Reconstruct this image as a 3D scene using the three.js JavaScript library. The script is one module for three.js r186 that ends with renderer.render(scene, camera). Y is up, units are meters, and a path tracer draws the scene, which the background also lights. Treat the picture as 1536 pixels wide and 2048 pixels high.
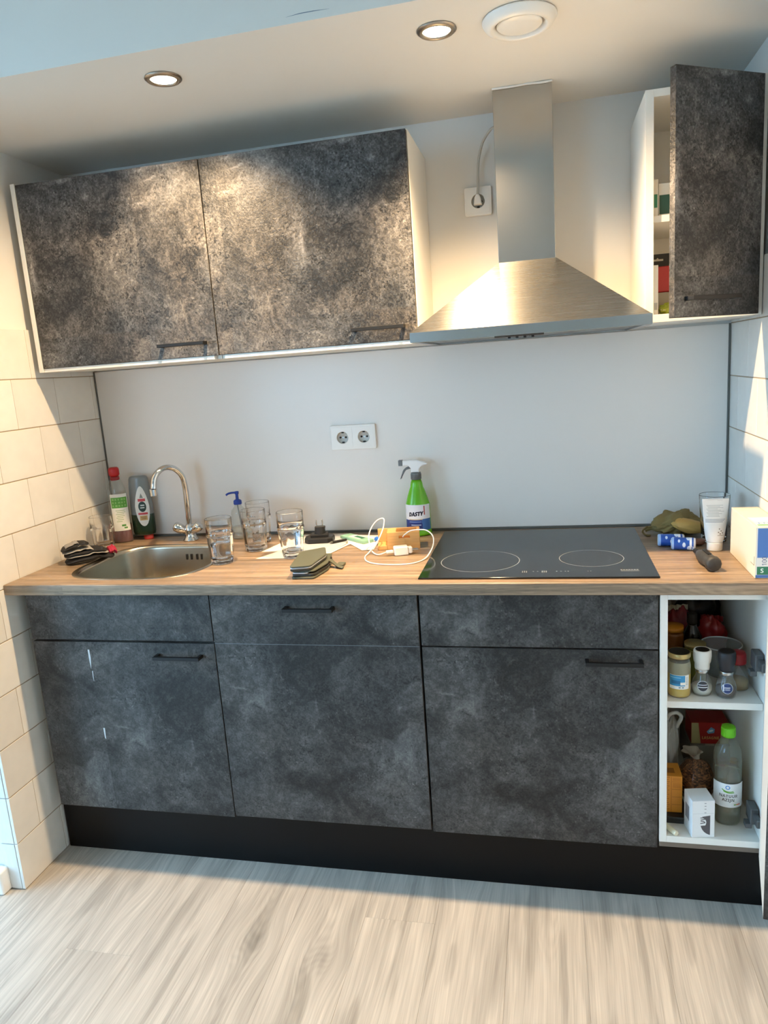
import * as THREE from 'three';
import { RoundedBoxGeometry } from 'three/addons/geometries/RoundedBoxGeometry.js';
import { mergeGeometries } from 'three/addons/utils/BufferGeometryUtils.js';

// ---------------------------------------------------------------- camera, sky, exposure
const scene = new THREE.Scene();
const camera = new THREE.PerspectiveCamera(70.58, 1536 / 2048, 0.02, 60);
camera.position.set(1.5411, 1.4777, 2.3717);
camera.rotation.set(-0.19561, 0.22788, -0.0716, 'YXZ');
scene.background = new THREE.Color().setRGB(0.39, 0.69, 1.0);      // even overcast sky, seen by the room through its windows
scene.backgroundIntensity = 12.5;
const renderer = new THREE.WebGLRenderer({ antialias: true });
renderer.toneMapping = THREE.LinearToneMapping;
renderer.toneMappingExposure = 1.07;
renderer.shadowMap.enabled = true;
const LAMP = { color: new THREE.Color().setRGB(1.0, 0.71, 0.41) };
const LAMPS = [[0.662, 0.602, 6.6, 0.18, 0.52], [1.328, 0.605, 12.5, 1.68, 0.90]];   // x, z, candela, and where on the floor the swivelling lamp points

// ---------------------------------------------------------------- helpers
const YT = 0.929;                                   // worktop surface
const HC = 2.2;                                     // lowered ceiling
const XL = -0.04, XR = 2.08;                        // tiled faces of the side walls
let seed = 12345;
const rnd = () => { seed = (seed * 1664525 + 1013904223) >>> 0; return seed / 4294967296; };
const used = new Map();
const numbered = (n) => { const k = used.get(n) ?? 0; used.set(n, k + 1); return k ? n + '_' + String(k).padStart(3, '0') : n; };
function clean(g) {
  g = g.index ? g.toNonIndexed() : g.clone();
  for (const k of Object.keys(g.attributes)) if (!['position', 'normal', 'uv'].includes(k)) g.deleteAttribute(k);
  if (!g.attributes.normal) g.computeVertexNormals();
  if (!g.attributes.uv) g.setAttribute('uv', new THREE.BufferAttribute(new Float32Array(g.attributes.position.count * 2), 2));
  g.clearGroups();
  return g;
}
function join(gs) { return Array.isArray(gs) ? (gs.length === 1 ? gs[0] : mergeGeometries(gs.map(clean))) : gs; }
function obj(name, gs, mat, parent = scene) {
  const m = new THREE.Mesh(join(gs), mat);
  m.name = parent === scene ? numbered(name) : name;
  if (parent !== scene) { const n = parent.children.filter((c) => c.name.replace(/_\d{3}$/, '') === name).length; if (n) m.name = name + '_' + String(n).padStart(3, '0'); }
  m.castShadow = m.receiveShadow = true;
  parent.add(m);
  return m;
}
function tag(o, label, category, group) { o.userData = { label, category }; if (group) o.userData.group = group; return o; }
function thing(name, label, category, at = [0, 0, 0], turn = 0, group) {
  const o = new THREE.Group(); o.name = numbered(name); scene.add(o);
  o.position.set(...at); o.rotation.y = turn;
  return tag(o, label, category, group);
}
function struct(name) { const o = new THREE.Group(); o.name = name; o.userData.kind = 'structure'; scene.add(o); return o; }
function dup(root, at, turn, label) {
  const r = root.clone(); r.name = numbered(root.name.replace(/_\d{3}$/, '')); scene.add(r);
  r.position.set(...at); r.rotation.y = turn; r.userData = { ...root.userData, label };
  return r;
}
// metres as texture coordinates: u, v by the way each face looks
function metric(g, ox = 0, oy = 0, sx = 1, sy = 1) {
  g = clean(g);
  const p = g.attributes.position, uv = new Float32Array(p.count * 2), a = new THREE.Vector3(), b = new THREE.Vector3(), c = new THREE.Vector3();
  for (let i = 0; i < p.count; i += 3) {
    a.fromBufferAttribute(p, i); b.fromBufferAttribute(p, i + 1); c.fromBufferAttribute(p, i + 2);
    const n = b.clone().sub(a).cross(c.clone().sub(a)); n.set(Math.abs(n.x), Math.abs(n.y), Math.abs(n.z));
    [a, b, c].forEach((q, k) => {
      const [u, v] = n.x > n.y && n.x > n.z ? [q.z, q.y] : n.y > n.z ? [q.x, q.z] : [q.x, q.y];
      uv[(i + k) * 2] = (u - ox) * sx; uv[(i + k) * 2 + 1] = (v - oy) * sy;
    });
  }
  g.setAttribute('uv', new THREE.BufferAttribute(uv, 2));
  return g;
}
// a box from its corners, with softened edges
function bx(x0, y0, z0, x1, y1, z1, r = 0.001, seg = 1) {
  const w = x1 - x0, h = y1 - y0, d = z1 - z0; r = Math.min(r, w * 0.49, h * 0.49, d * 0.49);
  const g = r > 0 ? new RoundedBoxGeometry(w, h, d, seg, r) : new THREE.BoxGeometry(w, h, d);
  return g.translate((x0 + x1) / 2, (y0 + y1) / 2, (z0 + z1) / 2);
}
const lathe = (pts, n = 40) => new THREE.LatheGeometry(pts.map((p) => new THREE.Vector2(p[0], p[1])), n);
const cyl = (r0, r1, h, n = 28) => new THREE.CylinderGeometry(r0, r1, h, n);
const V = (a) => new THREE.Vector3(...a);
function tube(pts, r, n = 60, m = 10, closed = false) { return new THREE.TubeGeometry(new THREE.CatmullRomCurve3(pts.map(V), closed, 'centripetal'), n, r, m, closed); }
function extr(pts, depth, bevel = 0, curve = 12) {
  const s = pts instanceof THREE.Shape ? pts : new THREE.Shape(pts.map((p) => new THREE.Vector2(p[0], p[1])));
  return new THREE.ExtrudeGeometry(s, { depth: depth - 2 * bevel, bevelEnabled: bevel > 0, bevelSize: bevel, bevelThickness: bevel, bevelOffset: -bevel, bevelSegments: 2, curveSegments: curve }).translate(0, 0, bevel);
}
const flat = (g, y) => g.rotateX(Math.PI / 2).translate(0, y, 0);          // a shape drawn in (x, z), extruded downwards from y
function roundPoly(pts, r) {                        // outline with rounded corners
  const n = pts.length, s = new THREE.Shape();
  for (let i = 0; i < n; i++) { const [p, q, t] = [pts[(i + n - 1) % n], pts[i], pts[(i + 1) % n]], at = (a) => { const l = Math.hypot(a[0] - q[0], a[1] - q[1]), k = Math.min(0.45, r / l); return [q[0] + (a[0] - q[0]) * k, q[1] + (a[1] - q[1]) * k]; }, e = at(p), f = at(t); i ? s.lineTo(...e) : s.moveTo(...e); s.quadraticCurveTo(q[0], q[1], ...f); }
  s.closePath(); return s;
}
// grid surface from a function of (i, j)
function grid(nu, nv, f, closeU = false) {
  const pos = [], uv = [], idx = [];
  for (let j = 0; j <= nv; j++) for (let i = 0; i <= nu; i++) { pos.push(...f(i / nu, j / nv)); uv.push(i / nu, j / nv); }
  for (let j = 0; j < nv; j++) for (let i = 0; i < nu; i++) { const a = j * (nu + 1) + i, b = a + 1, c = a + nu + 1, d = c + 1; idx.push(a, b, d, a, d, c); }
  const g = new THREE.BufferGeometry();
  g.setAttribute('position', new THREE.Float32BufferAttribute(pos, 3)); g.setAttribute('uv', new THREE.Float32BufferAttribute(uv, 2)); g.setIndex(idx);
  g.computeVertexNormals();
  if (closeU) { const n = g.attributes.normal; for (let j = 0; j <= nv; j++) { const a = j * (nu + 1), b = a + nu; const v = new THREE.Vector3().fromBufferAttribute(n, a).add(new THREE.Vector3().fromBufferAttribute(n, b)).normalize(); n.setXYZ(a, v.x, v.y, v.z); n.setXYZ(b, v.x, v.y, v.z); } }
  return g;
}
// ---------------------------------------------------------------- noise and textures
const hash = (x, y, s) => { let h = (Math.imul(x, 374761393) + Math.imul(y, 668265263) + Math.imul(s, 1442695041)) | 0; h = Math.imul(h ^ (h >>> 13), 1274126177); return ((h ^ (h >>> 16)) >>> 0) / 4294967296; };
function vn(x, y, s = 0, px = 0, py = 0) {             // value noise, optionally repeating after px, py cells
  const xi = Math.floor(x), yi = Math.floor(y), fx = x - xi, fy = y - yi, w = (a, p) => (p ? ((a % p) + p) % p : a);
  const u = fx * fx * (3 - 2 * fx), v = fy * fy * (3 - 2 * fy), a = w(xi, px), b = w(xi + 1, px), c = w(yi, py), d = w(yi + 1, py);
  return (hash(a, c, s) * (1 - u) + hash(b, c, s) * u) * (1 - v) + (hash(a, d, s) * (1 - u) + hash(b, d, s) * u) * v;
}
function fbm(x, y, s, oct = 4, px = 0, py = 0) { let t = 0, a = 0.5, n = 0; for (let i = 0; i < oct; i++) { t += a * vn(x, y, s + i * 7, px, py); n += a; x *= 2; y *= 2; px *= 2; py *= 2; a *= 0.5; } return t / n; }
const clamp = (x, a = 0, b = 1) => Math.min(b, Math.max(a, x)), mix = (a, b, t) => a + (b - a) * t, sstep = (a, b, x) => { const t = clamp((x - a) / (b - a)); return t * t * (3 - 2 * t); };
function tex(w, h, f, srgb = true) {
  const d = new Uint8Array(w * h * 4);
  for (let y = 0; y < h; y++) for (let x = 0; x < w; x++) { const c = f((x + 0.5) / w, (y + 0.5) / h), i = (y * w + x) * 4; d[i] = clamp(c[0]) * 255; d[i + 1] = clamp(c[1]) * 255; d[i + 2] = clamp(c[2]) * 255; d[i + 3] = 255; }
  const t = new THREE.DataTexture(d, w, h); t.wrapS = t.wrapT = THREE.RepeatWrapping; t.magFilter = THREE.LinearFilter; t.minFilter = THREE.LinearMipmapLinearFilter;
  if (srgb) t.colorSpace = THREE.SRGBColorSpace; t.needsUpdate = true; return t;
}
function canvas(w, h, draw) {
  const c = document.createElement('canvas'); c.width = w; c.height = h; draw(c.getContext('2d'), w, h);
  const t = new THREE.CanvasTexture(c); t.colorSpace = THREE.SRGBColorSpace; return t;
}
const S = (hex, o = {}) => new THREE.MeshStandardMaterial({ color: hex, roughness: 0.5, ...o });
const P = (hex, o = {}) => new THREE.MeshPhysicalMaterial({ color: hex, roughness: 0.4, ...o });

// dark concrete print of the fronts, with some lamp glow painted into the wall doors; the print is 0.6 m by 0.72 m and every front shows the same sheet
function concrete(s, light, grainy, more = []) {
  const W = 1024, H = 1228, bump = new Float32Array(W * H);
  const spots = [[.27, .56, .13, .10, .5], [.12, .50, .09, .03, .55], [.88, .33, .16, .14, .75], [.70, .30, .08, .12, .5], [.45, .22, .12, .05, .5], [.14, .10, .12, .06, .6], [.47, .05, .13, .04, .5], [.92, .12, .09, .09, .45], [.5, .9, .12, .05, .45], [.93, .9, .07, .07, .45], [.1, .86, .08, .05, .35], [.66, .62, .07, .05, .3],
    [.80, .47, .10, .09, -.6], [.42, .70, .13, .10, -.5], [.56, .26, .11, .10, -.45], [.45, .12, .10, .05, -.4], [.30, .25, .04, .06, -.5], [.85, .75, .12, .10, -.35], [.7, .85, .10, .06, -.4]];
  const t = tex(W, H, (u, v) => {
    const x = u * 6, y = v * 7;
    const wx = fbm(x, y, s + 3, 3, 6, 7) - 0.5, wy = fbm(x, y, s + 9, 3, 6, 7) - 0.5;
    const cloud = fbm(x + wx * 2.2, y + wy * 2.2, s, 5, 6, 7), fine = fbm(u * 150, v * 176, s + 20, 3, 150, 176), grain = vn(u * 420, v * 500, s + 31, 420, 500), mid = fbm(u * 42 + wx * 4, v * 49 + wy * 4, s + 40, 3, 42, 49);
    let k = (cloud - 0.5) * 1.35 + (mid - 0.5) * 0.75 + (fine - 0.5) * (0.4 + grainy * 0.75);
    const du = u + wx * 0.16, dv = v + wy * 0.16;
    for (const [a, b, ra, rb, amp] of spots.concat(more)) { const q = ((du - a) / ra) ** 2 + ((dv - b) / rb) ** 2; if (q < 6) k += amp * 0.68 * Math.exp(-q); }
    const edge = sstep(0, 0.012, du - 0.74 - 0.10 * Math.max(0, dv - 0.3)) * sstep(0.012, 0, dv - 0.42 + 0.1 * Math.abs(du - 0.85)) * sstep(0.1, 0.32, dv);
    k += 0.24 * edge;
    const pits = sstep(0.62, 0.76, fbm(u * 130 + wx * 8, v * 154 + wy * 8, s + 55, 2, 130, 154)) * sstep(0.5, 0.62, fbm(x * 2, y * 2, s + 60, 2, 12, 14));
    k -= pits * (0.25 + grainy * 0.4);
    const fl = sstep(0.74, 0.82, fbm(u * 110, v * 90, s + 66, 2, 110, 90)) * sstep(0.52, 0.66, fbm(x, y, s + 71, 2, 6, 7)); k += fl * 0.45;
    for (const [a, b, c, d] of [[.49, .52, .006, .045], [.41, .72, .02, .016], [.62, .40, .018, .006], [.88, .52, .01, .01], [.2, .93, .012, .004], [.1, .58, .06, .006], ...(more.length ? [[.05, .62, .035, .008], [.03, .5, .03, .006], [.62, .62, .11, .012], [.4, .3, .012, .10], [.42, .72, .03, .008], [.75, .55, .02, .02], [.3, .86, .01, .06]] : [])]) { const q = ((u + wx * .03 - a) / c) ** 2 + ((v + wy * .03 - b) / d) ** 2; if (q < 4) k += 0.55 * Math.exp(-q * 1.5) * (0.5 + mid); }
    k = k * 0.9 + (grain - 0.5) * (0.13 + grainy * 0.22);
    bump[Math.floor(v * H) * W + Math.floor(u * W)] = clamp(0.5 + (fine - 0.5) * 1.2 + (grain - 0.5) * 0.5 + (mid - 0.5) * 0.5 - pits * 0.35 + fl * 0.2);
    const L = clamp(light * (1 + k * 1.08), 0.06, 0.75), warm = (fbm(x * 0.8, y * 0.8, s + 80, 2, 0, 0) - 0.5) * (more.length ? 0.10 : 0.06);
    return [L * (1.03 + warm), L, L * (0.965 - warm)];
  });
  const b = tex(W, H, (u, v) => { const h = bump[Math.floor(v * H) * W + Math.floor(u * W)]; return [h, h, h]; }, false);
  return new THREE.MeshStandardMaterial({ map: t, bumpMap: b, bumpScale: 0.0007, roughness: 0.52 });
}
const M = {};
M.concrete = concrete(11, 0.212, 0.5);
M.concreteWall = concrete(47, 0.25, 0.95, [[.14, .55, .16, .40, .55], [.66, .75, .16, .2, -.5], [.72, .3, .14, .16, -.4], [.40, .28, .05, .14, .55], [.45, .33, .03, .16, -.6], [.98, .2, .1, .1, .4]]);  // widest spots paint the lamps' bright zone and darker sides into the print
M.black = S(0x060607, { roughness: 0.6 });
M.blackMatt = S(0x0b0c0d, { roughness: 0.6 });
M.gap = S(0x0a0a0b, { roughness: 0.8 });
M.white = S(0xe6e3da, { roughness: 0.45 });
M.whiteIn = S(0xdedcd4, { roughness: 0.5 });
M.edgeBrown = S(0x6f6357, { roughness: 0.6 });
M.plastic = P(0xece9e2, { roughness: 0.28 });
M.chrome = S(0xd8dadc, { metalness: 1, roughness: 0.07 });
M.steelPin = S(0xb8b8b6, { metalness: 1, roughness: 0.25 });
// brushed steel: fine streaks along u
const streak = tex(512, 512, (u, v) => { const k = 0.5 * vn(u * 6, v * 300, 5, 6, 300) + 0.3 * vn(u * 20, v * 500, 8, 20, 500) + 0.2 * fbm(u * 5, v * 5, 3, 3, 5, 5); return [k, 0.9 + 0.2 * (k - 0.5), k]; }, false); streak.repeat.set(1.5, 5);
M.steel = P(0xb9b6b0, { metalness: 1, roughness: 0.30, roughnessMap: streak, anisotropy: 0.93, anisotropyRotation: Math.PI / 2 });
M.ductSteel = P(0xaeaeac, { metalness: 1, roughness: 0.24 });
M.sinkSteel = P(0xb3ab9c, { metalness: 1, roughness: 0.28, roughnessMap: streak, anisotropy: 0.4 });
// painted plaster
const plasterBump = tex(512, 512, (u, v) => { const k = 0.6 * fbm(u * 40, v * 40, 2, 3, 40, 40) + 0.4 * fbm(u * 6, v * 6, 4, 2, 6, 6); return [k, k, k]; }, false);
M.plaster = S(0xdedbd4, { roughness: 0.85, bumpMap: plasterBump, bumpScale: 0.0006 });
M.ceiling = S(0xe0ddd6, { roughness: 0.9, bumpMap: plasterBump, bumpScale: 0.0004 });
M.grout = S(0xa08f76, { roughness: 0.95 });
const tileTex = (s, c) => tex(128, 96, (u, v) => { const k = 1 + (fbm(u * 5, v * 5, s, 3, 5, 5) - 0.5) * 0.05; return [c[0] * k, c[1] * k, c[2] * k]; });
M.tiles = [[0.875, 0.865, 0.835], [0.89, 0.88, 0.85], [0.865, 0.852, 0.82]].map((c, i) => new THREE.MeshPhysicalMaterial({ map: tileTex(100 + i, c), roughness: 0.3 }));
M.splash = P(0xe5dfd7, { roughness: 0.32 });
M.trimGrey = S(0x5c5d58, { roughness: 0.5 });
// oak grain: u along the board (0..1), v across
function oak(u, v, s, la, ca, nu, nv) {
  const wx = (fbm(u * nu * 2, v * 3, s, 3) - 0.5), w2 = fbm(u * nu * 1.0, v * 2, s + 5, 2) - 0.5;
  const a = fbm(u * nu * 3 + wx, (v + wx * 0.06) * nv, s + 11, 3), b = fbm(u * nu * 10, (v + wx * 0.03) * nv * 4, s + 17, 2), pore = sstep(0.6, 0.85, vn(u * nu * 30, v * nv * 9, s + 23));
  const arch = Math.abs(v - 0.5 + w2 * 0.5), r = Math.sqrt((arch * 3.4) ** 2 + ((u + w2 * 0.2 - Math.round(u)) * ca) ** 2) * 13 + wx * 1.6, ring = 0.5 + 0.5 * Math.sin(r * 6.28);
  return 1 + la * ((a - 0.5) * 1.4 + (b - 0.5) * 0.7 - pore * 0.35 + (ring - 0.5) * 0.32 * sstep(0.5, 0.1, arch) + w2 * 0.6);
}
M.worktop = new THREE.MeshPhysicalMaterial({ roughness: 0.38, map: tex(2048, 512, (u, v) => {
  const strip = Math.floor(v * 12 + 0.15 * fbm(u * 3, v * 3, 1, 2)), k = oak((u * 2 + strip * 0.37) % 2, (v * 3) % 1, 31, 0.30, 1.2, 1.6, 26), h = fbm(u * 2.5, v * 60, 77, 3) - 0.5;
  const q = k * (1 + h * 0.22); return [0.565 * q, 0.480 * q, 0.400 * q * (0.98 + h * 0.1)];
}) });
M.planks = [0, 1, 2, 3, 4].map((i) => new THREE.MeshPhysicalMaterial({ roughness: 0.42, map: tex(256, 1536, (u, v) => {
  const kx = [.4, .62, .3, .7, .5][i], kz = [.3, .62, .8, .45, .15][i], dx = (u - kx) * 3, dz = (v - kz) * 13, w = Math.exp(-dx * dx - dz * dz), u2 = u - (u - kx) * 0.75 * w;
  const tone = [1, 0.985, 1.01, 0.992, 1.005][i], s = 200 + i * 40, wob = fbm(v * 3, u * 2, s, 3) - 0.5;
  const line = fbm((u2 + wob * 0.12) * 38, v * 6, s + 1, 3) - 0.5, hair = fbm((u2 + wob * 0.10) * 120, v * 16, s + 2, 2) - 0.5, wide = fbm(u2 * 4 + wob, v * 5, s + 3, 3) - 0.5;
  const d = Math.abs(u2 - 0.5 + wob * 0.35), arch = 0.5 + 0.5 * Math.sin(6.28 * (v * 26 * (i % 2 ? 1 : -1) + d * d * 120 + wob * 7)), cath = arch * sstep(0.24, 0.06, d) * sstep(0.45, 0.6, fbm(v * 4, 3.3, s + 8, 2));
  const q = tone * (1 + line * 0.20 + hair * 0.12 + wide * 0.14 - cath * 0.035 - w * 0.035 - 0.075 * sstep(0.56, 0.74, fbm((u2 + wob * 0.12) * 7, v * 5.5, s + 4, 2)) - 0.12 * Math.exp(-(dx * dx * 22 + dz * dz * 6)));
  return [0.700 * q, 0.674 * q, 0.634 * q];
}) }));
// glass and clear plastics
M.glass = P(0xffffff, { transmission: 1, thickness: 0.01, ior: 1.5, roughness: 0 });
M.water = P(0xffffff, { transmission: 1, thickness: 0.01, ior: 1.33, roughness: 0 });
M.pet = P(0xf2f4f2, { transmission: 0.93, thickness: 0, roughness: 0.06, ior: 1.45 });
M.petGrey = P(0xaab0b0, { transmission: 0.55, thickness: 0, roughness: 0.2 });

// ---------------------------------------------------------------- the room
{
  const wb = struct('wall_back');
  obj('plaster', metric(bx(-0.3, 0, -0.15, 2.3, 2.75, 0, 0)), M.plaster, wb);
  // side walls with rows of tiles
  const TH = 0.1521, rowTile = new Map();
  function tileRow(parent, side, y0, y1, zs, x) {                // tiles standing on the face x, looking to +x (side 1) or -x (side -1)
    for (let i = 0; i + 1 < zs.length; i++) {
      const w = zs[i + 1] - zs[i] - 0.0016, h = y1 - y0 - 0.0028; if (w < 0.01) continue;
      const key = w.toFixed(4) + h.toFixed(4) + side;
      if (!rowTile.has(key)) { const g = clean(new RoundedBoxGeometry(0.010, h, w, 1, 0.0012)); g.setAttribute('uv', metric(g, 0, 0, 4, 5).attributes.uv); rowTile.set(key, g); }
      const t = obj('tile', rowTile.get(key), M.tiles[Math.floor(rnd() * 3)], parent);
      t.position.set(x - side * 0.005, (y0 + y1) / 2, (zs[i] + zs[i + 1]) / 2);
    }
  }
  const wl = struct('wall_left');
  obj('plaster', metric(bx(-0.30, 0, 0, XL - 0.010, 2.75, 0.727, 0)), M.plaster, wl);
  obj('grout_bed', bx(XL - 0.010, 0.001, 0.0, XL - 0.0012, 1.6735, 0.726, 0), M.grout, wl);
  const A = [0, 0.135, 0.335, 0.535, 0.734], B = [0, 0.03, 0.231, 0.431, 0.629, 0.734];
  const ys = [0.001]; for (let k = -3; k <= 7; k++) ys.push(0.611 + k * TH);
  for (let r = 0; r + 1 < ys.length; r++) tileRow(wl, 1, ys[r], ys[r + 1], r % 2 ? B : A, XL);
  // end face of the left wall: narrow cut tiles and plaster beyond
  obj('grout_bed', bx(-0.099, 0.001, 0.722, XL - 0.010, 1.6735, 0.7262, 0), M.grout, wl);
  const endTile = new RoundedBoxGeometry(0.0478, TH - 0.0028, 0.008, 1, 0.0012);
  for (let r = 0; r + 1 < ys.length; r++) { const t = obj('tile', endTile, M.tiles[r % 3], wl); t.position.set(XL - 0.0105 - 0.0239 - 0.0006, (ys[r] + ys[r + 1]) / 2, 0.7302); }
  const wf = struct('wall_front_left');
  obj('plaster', metric(bx(-1.30, 0, 0.60, -0.30, 2.75, 0.727, 0)), M.plaster, wf);
  const bb = obj('baseboard_left', bx(-1.14, 0, 0.7275, -0.088, 0.078, 0.768, 0.008, 2), M.plastic); bb.userData.kind = 'structure';

  const wr = struct('wall_right');
  obj('plaster', metric(bx(XR + 0.010, 0, 0, 2.3, 2.75, 4.3, 0)), M.plaster, wr);
  obj('grout_bed', bx(XR + 0.0012, 0.001, 0, XR + 0.010, 1.686, 0.742, 0), M.grout, wr);
  const yr = [0.001]; for (let k = -3; k <= 7; k++) yr.push(0.6245 + k * TH);
  const A2 = [0, 0.2, 0.4, 0.6, 0.75], B2 = [0, 0.1, 0.3, 0.5, 0.7, 0.75];
  for (let r = 0; r + 1 < yr.length; r++) tileRow(wr, -1, yr[r], yr[r + 1], r % 2 ? A2 : B2, XR);

  // lowered ceiling over the worktop and the upper ceiling of the room
  const ce = struct('ceiling');
  obj('soffit', metric(bx(-0.30, HC, 0, 2.3, 2.62, 0.75, 0)), M.ceiling, ce);
  obj('upper_ceiling', metric(bx(-1.75, 2.62, 0.60, 2.3, 2.75, 4.3, 0)), M.ceiling, ce);
  obj('crack', extr([[1.03, 2.2135], [1.06, 2.2165], [1.09, 2.2165], [1.125, 2.2145], [1.09, 2.2152], [1.06, 2.2152]], 0.0004), S(0x6f7f8c, { roughness: 0.9 }), ce).position.z = 0.7501;

  // floor: boards running towards the viewer
  const fl = struct('floor');
  obj('slab', bx(-1.75, -0.12, 0, 2.3, -0.009, 4.3, 0), M.grout, fl);
  const PW = 0.1955, PL = 1.285, plank = clean(new RoundedBoxGeometry(PW - 0.0003, 0.009, PL - 0.0003, 1, 0.0004));
  { const p = plank.attributes.position, uv = plank.attributes.uv; for (let i = 0; i < p.count; i++) uv.setXY(i, p.getX(i) / PW + 0.5, p.getZ(i) / PL + 0.5); }
  const plankEdge = plank.clone(); { const p = plankEdge.attributes.position; for (let i = 0; i < p.count; i++) p.setX(i, p.getX(i) * 0.424); }
  const phase = [0.2, 0.72, 0.41, 0.95, 0.05, 0.55, 0.83, 0.3];
  for (let c = -11; c <= 11; c++) for (let k = -1; k <= 3; k++) {
    const x = 0.041 + (c + 0.5) * PW, z = phase[((c % 8) + 8) % 8] * PL + k * PL + 0.64;
    if (x - PW / 2 > 2.08 || x < -1.2 || z - PL / 2 > 4.25 || z + PL / 2 < 0.45) continue;
    const wide = x + PW / 2 <= 2.085, t = obj('plank', wide ? plank : plankEdge, M.planks[Math.floor(rnd() * 5)], fl); t.position.set(wide ? x : x - PW / 2 + 0.0415, -0.0045, z); if (rnd() < 0.5) t.rotation.y = Math.PI;
  }
  // back and left of the room, behind the viewer, with the windows that light it
  function wallWithHole(name, mk, holes, W) { const s = new THREE.Shape([[0, 0], [W, 0], [W, 2.75], [0, 2.75]].map((p) => new THREE.Vector2(...p))); for (const [a, b, c, d] of holes) s.holes.push(new THREE.Path([[a, c], [a, d], [b, d], [b, c]].map((p) => new THREE.Vector2(...p)))); const g = new THREE.ExtrudeGeometry(s, { depth: 0.15, bevelEnabled: false }); mk(g); const w = struct(name); obj('plaster', metric(g), M.plaster, w); return w; }
  wallWithHole('wall_far', (g) => g.translate(-1.75, 0, 4.3), [[0.25, 1.63, 0.85, 2.05]], 4.05);
  wallWithHole('wall_side_left', (g) => g.rotateY(-Math.PI / 2).translate(-1.15, 0, 0.6), [[0.25, 1.85, 0.04, 2.3]], 3.85);
  const frame = S(0xdcdcd8, { roughness: 0.4 }), pane = P(0xffffff, { transmission: 1, thickness: 0, roughness: 0 });
  const w1 = struct('window_1'); // left side
  obj('frame', [[0.85, 0.91], [1.62, 1.68], [2.39, 2.45]].map(([a, b]) => bx(-1.25, 0.04, a, -1.19, 2.3, b, 0.003)).concat([bx(-1.25, 0.04, 0.85, -1.19, 0.11, 2.45, 0.003), bx(-1.25, 2.23, 0.85, -1.19, 2.3, 2.45, 0.003)]), frame, w1);
  obj('pane', bx(-1.222, 0.11, 0.91, -1.218, 2.23, 1.62, 0), pane, w1); obj('pane', bx(-1.222, 0.11, 1.68, -1.218, 2.23, 2.39, 0), pane, w1);
  const gd = struct('added_ground_outside'); obj('added_paving', bx(-16, -0.35, -10, -1.32, -0.15, 14, 0), S(0x77756e, { roughness: 0.9 }), gd);  // unseen ground added outside to dim the sky light rising to the soffit
  const w2 = struct('window_2'); // far side
  obj('frame', [bx(-1.5, 0.85, 4.34, -1.44, 2.05, 4.40, 0.003), bx(-0.18, 0.85, 4.34, -0.12, 2.05, 4.40, 0.003), bx(-1.44, 0.85, 4.34, -0.18, 0.91, 4.40, 0.003), bx(-1.44, 1.99, 4.34, -0.18, 2.05, 4.40, 0.003)], frame, w2);
  obj('pane', bx(-1.44, 0.91, 4.368, -0.18, 1.99, 4.372, 0), pane, w2);
}
// ---------------------------------------------------------------- ceiling lamps and air valve
{
  const lens = new THREE.MeshStandardMaterial({ color: 0xffffff, emissive: new THREE.Color().setRGB(1, 0.86, 0.6), emissiveIntensity: 9, roughness: 0.4 });
  const ring = S(0xa9a29a, { metalness: 1, roughness: 0.3 });
  const labels = ['round glowing ceiling spotlight in a nickel ring above the left wall cupboards', 'round glowing ceiling spotlight in a nickel ring beside the white air valve'];
  LAMPS.forEach(([x, z, cd, tx, tz], i) => {
    const t = thing('ceiling_spotlight', labels[i], 'spotlight', [x, HC, z], 0, 'spotlights in the lowered ceiling');
    obj('ring', lathe([[0.030, -0.0005], [0.044, -0.0005], [0.0445, -0.002], [0.040, -0.006], [0.034, -0.007], [0.031, -0.004], [0.030, -0.0005]]), ring, t);
    obj('lens', lathe([[0.0001, -0.0048], [0.018, -0.0045], [0.0295, -0.0035], [0.0295, -0.0005], [0.0001, -0.0005]]), lens, t);
    const s = new THREE.SpotLight(LAMP.color, cd, 0, 1.3, 0.85, 2);
    s.position.set(x, HC - 0.012, z); s.target.position.set(tx, 0, tz); s.castShadow = true; s.shadow.radius = 0.9;
    scene.add(s, s.target);
  });
  const v = thing('air_valve', 'round white extractor air valve in the lowered ceiling', 'air vent', [1.507, HC, 0.592]);
  obj('collar', lathe([[0.050, -0.0005], [0.080, -0.0005], [0.0805, -0.004], [0.074, -0.014], [0.064, -0.020], [0.057, -0.018], [0.052, -0.008], [0.050, -0.0005]], 56), M.plastic, v);
  obj('disc', lathe([[0.0001, -0.019], [0.030, -0.0185], [0.046, -0.016], [0.0495, -0.013], [0.046, -0.010], [0.012, -0.006], [0.012, -0.0005], [0.0001, -0.0005]], 56), M.plastic, v);
}
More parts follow.
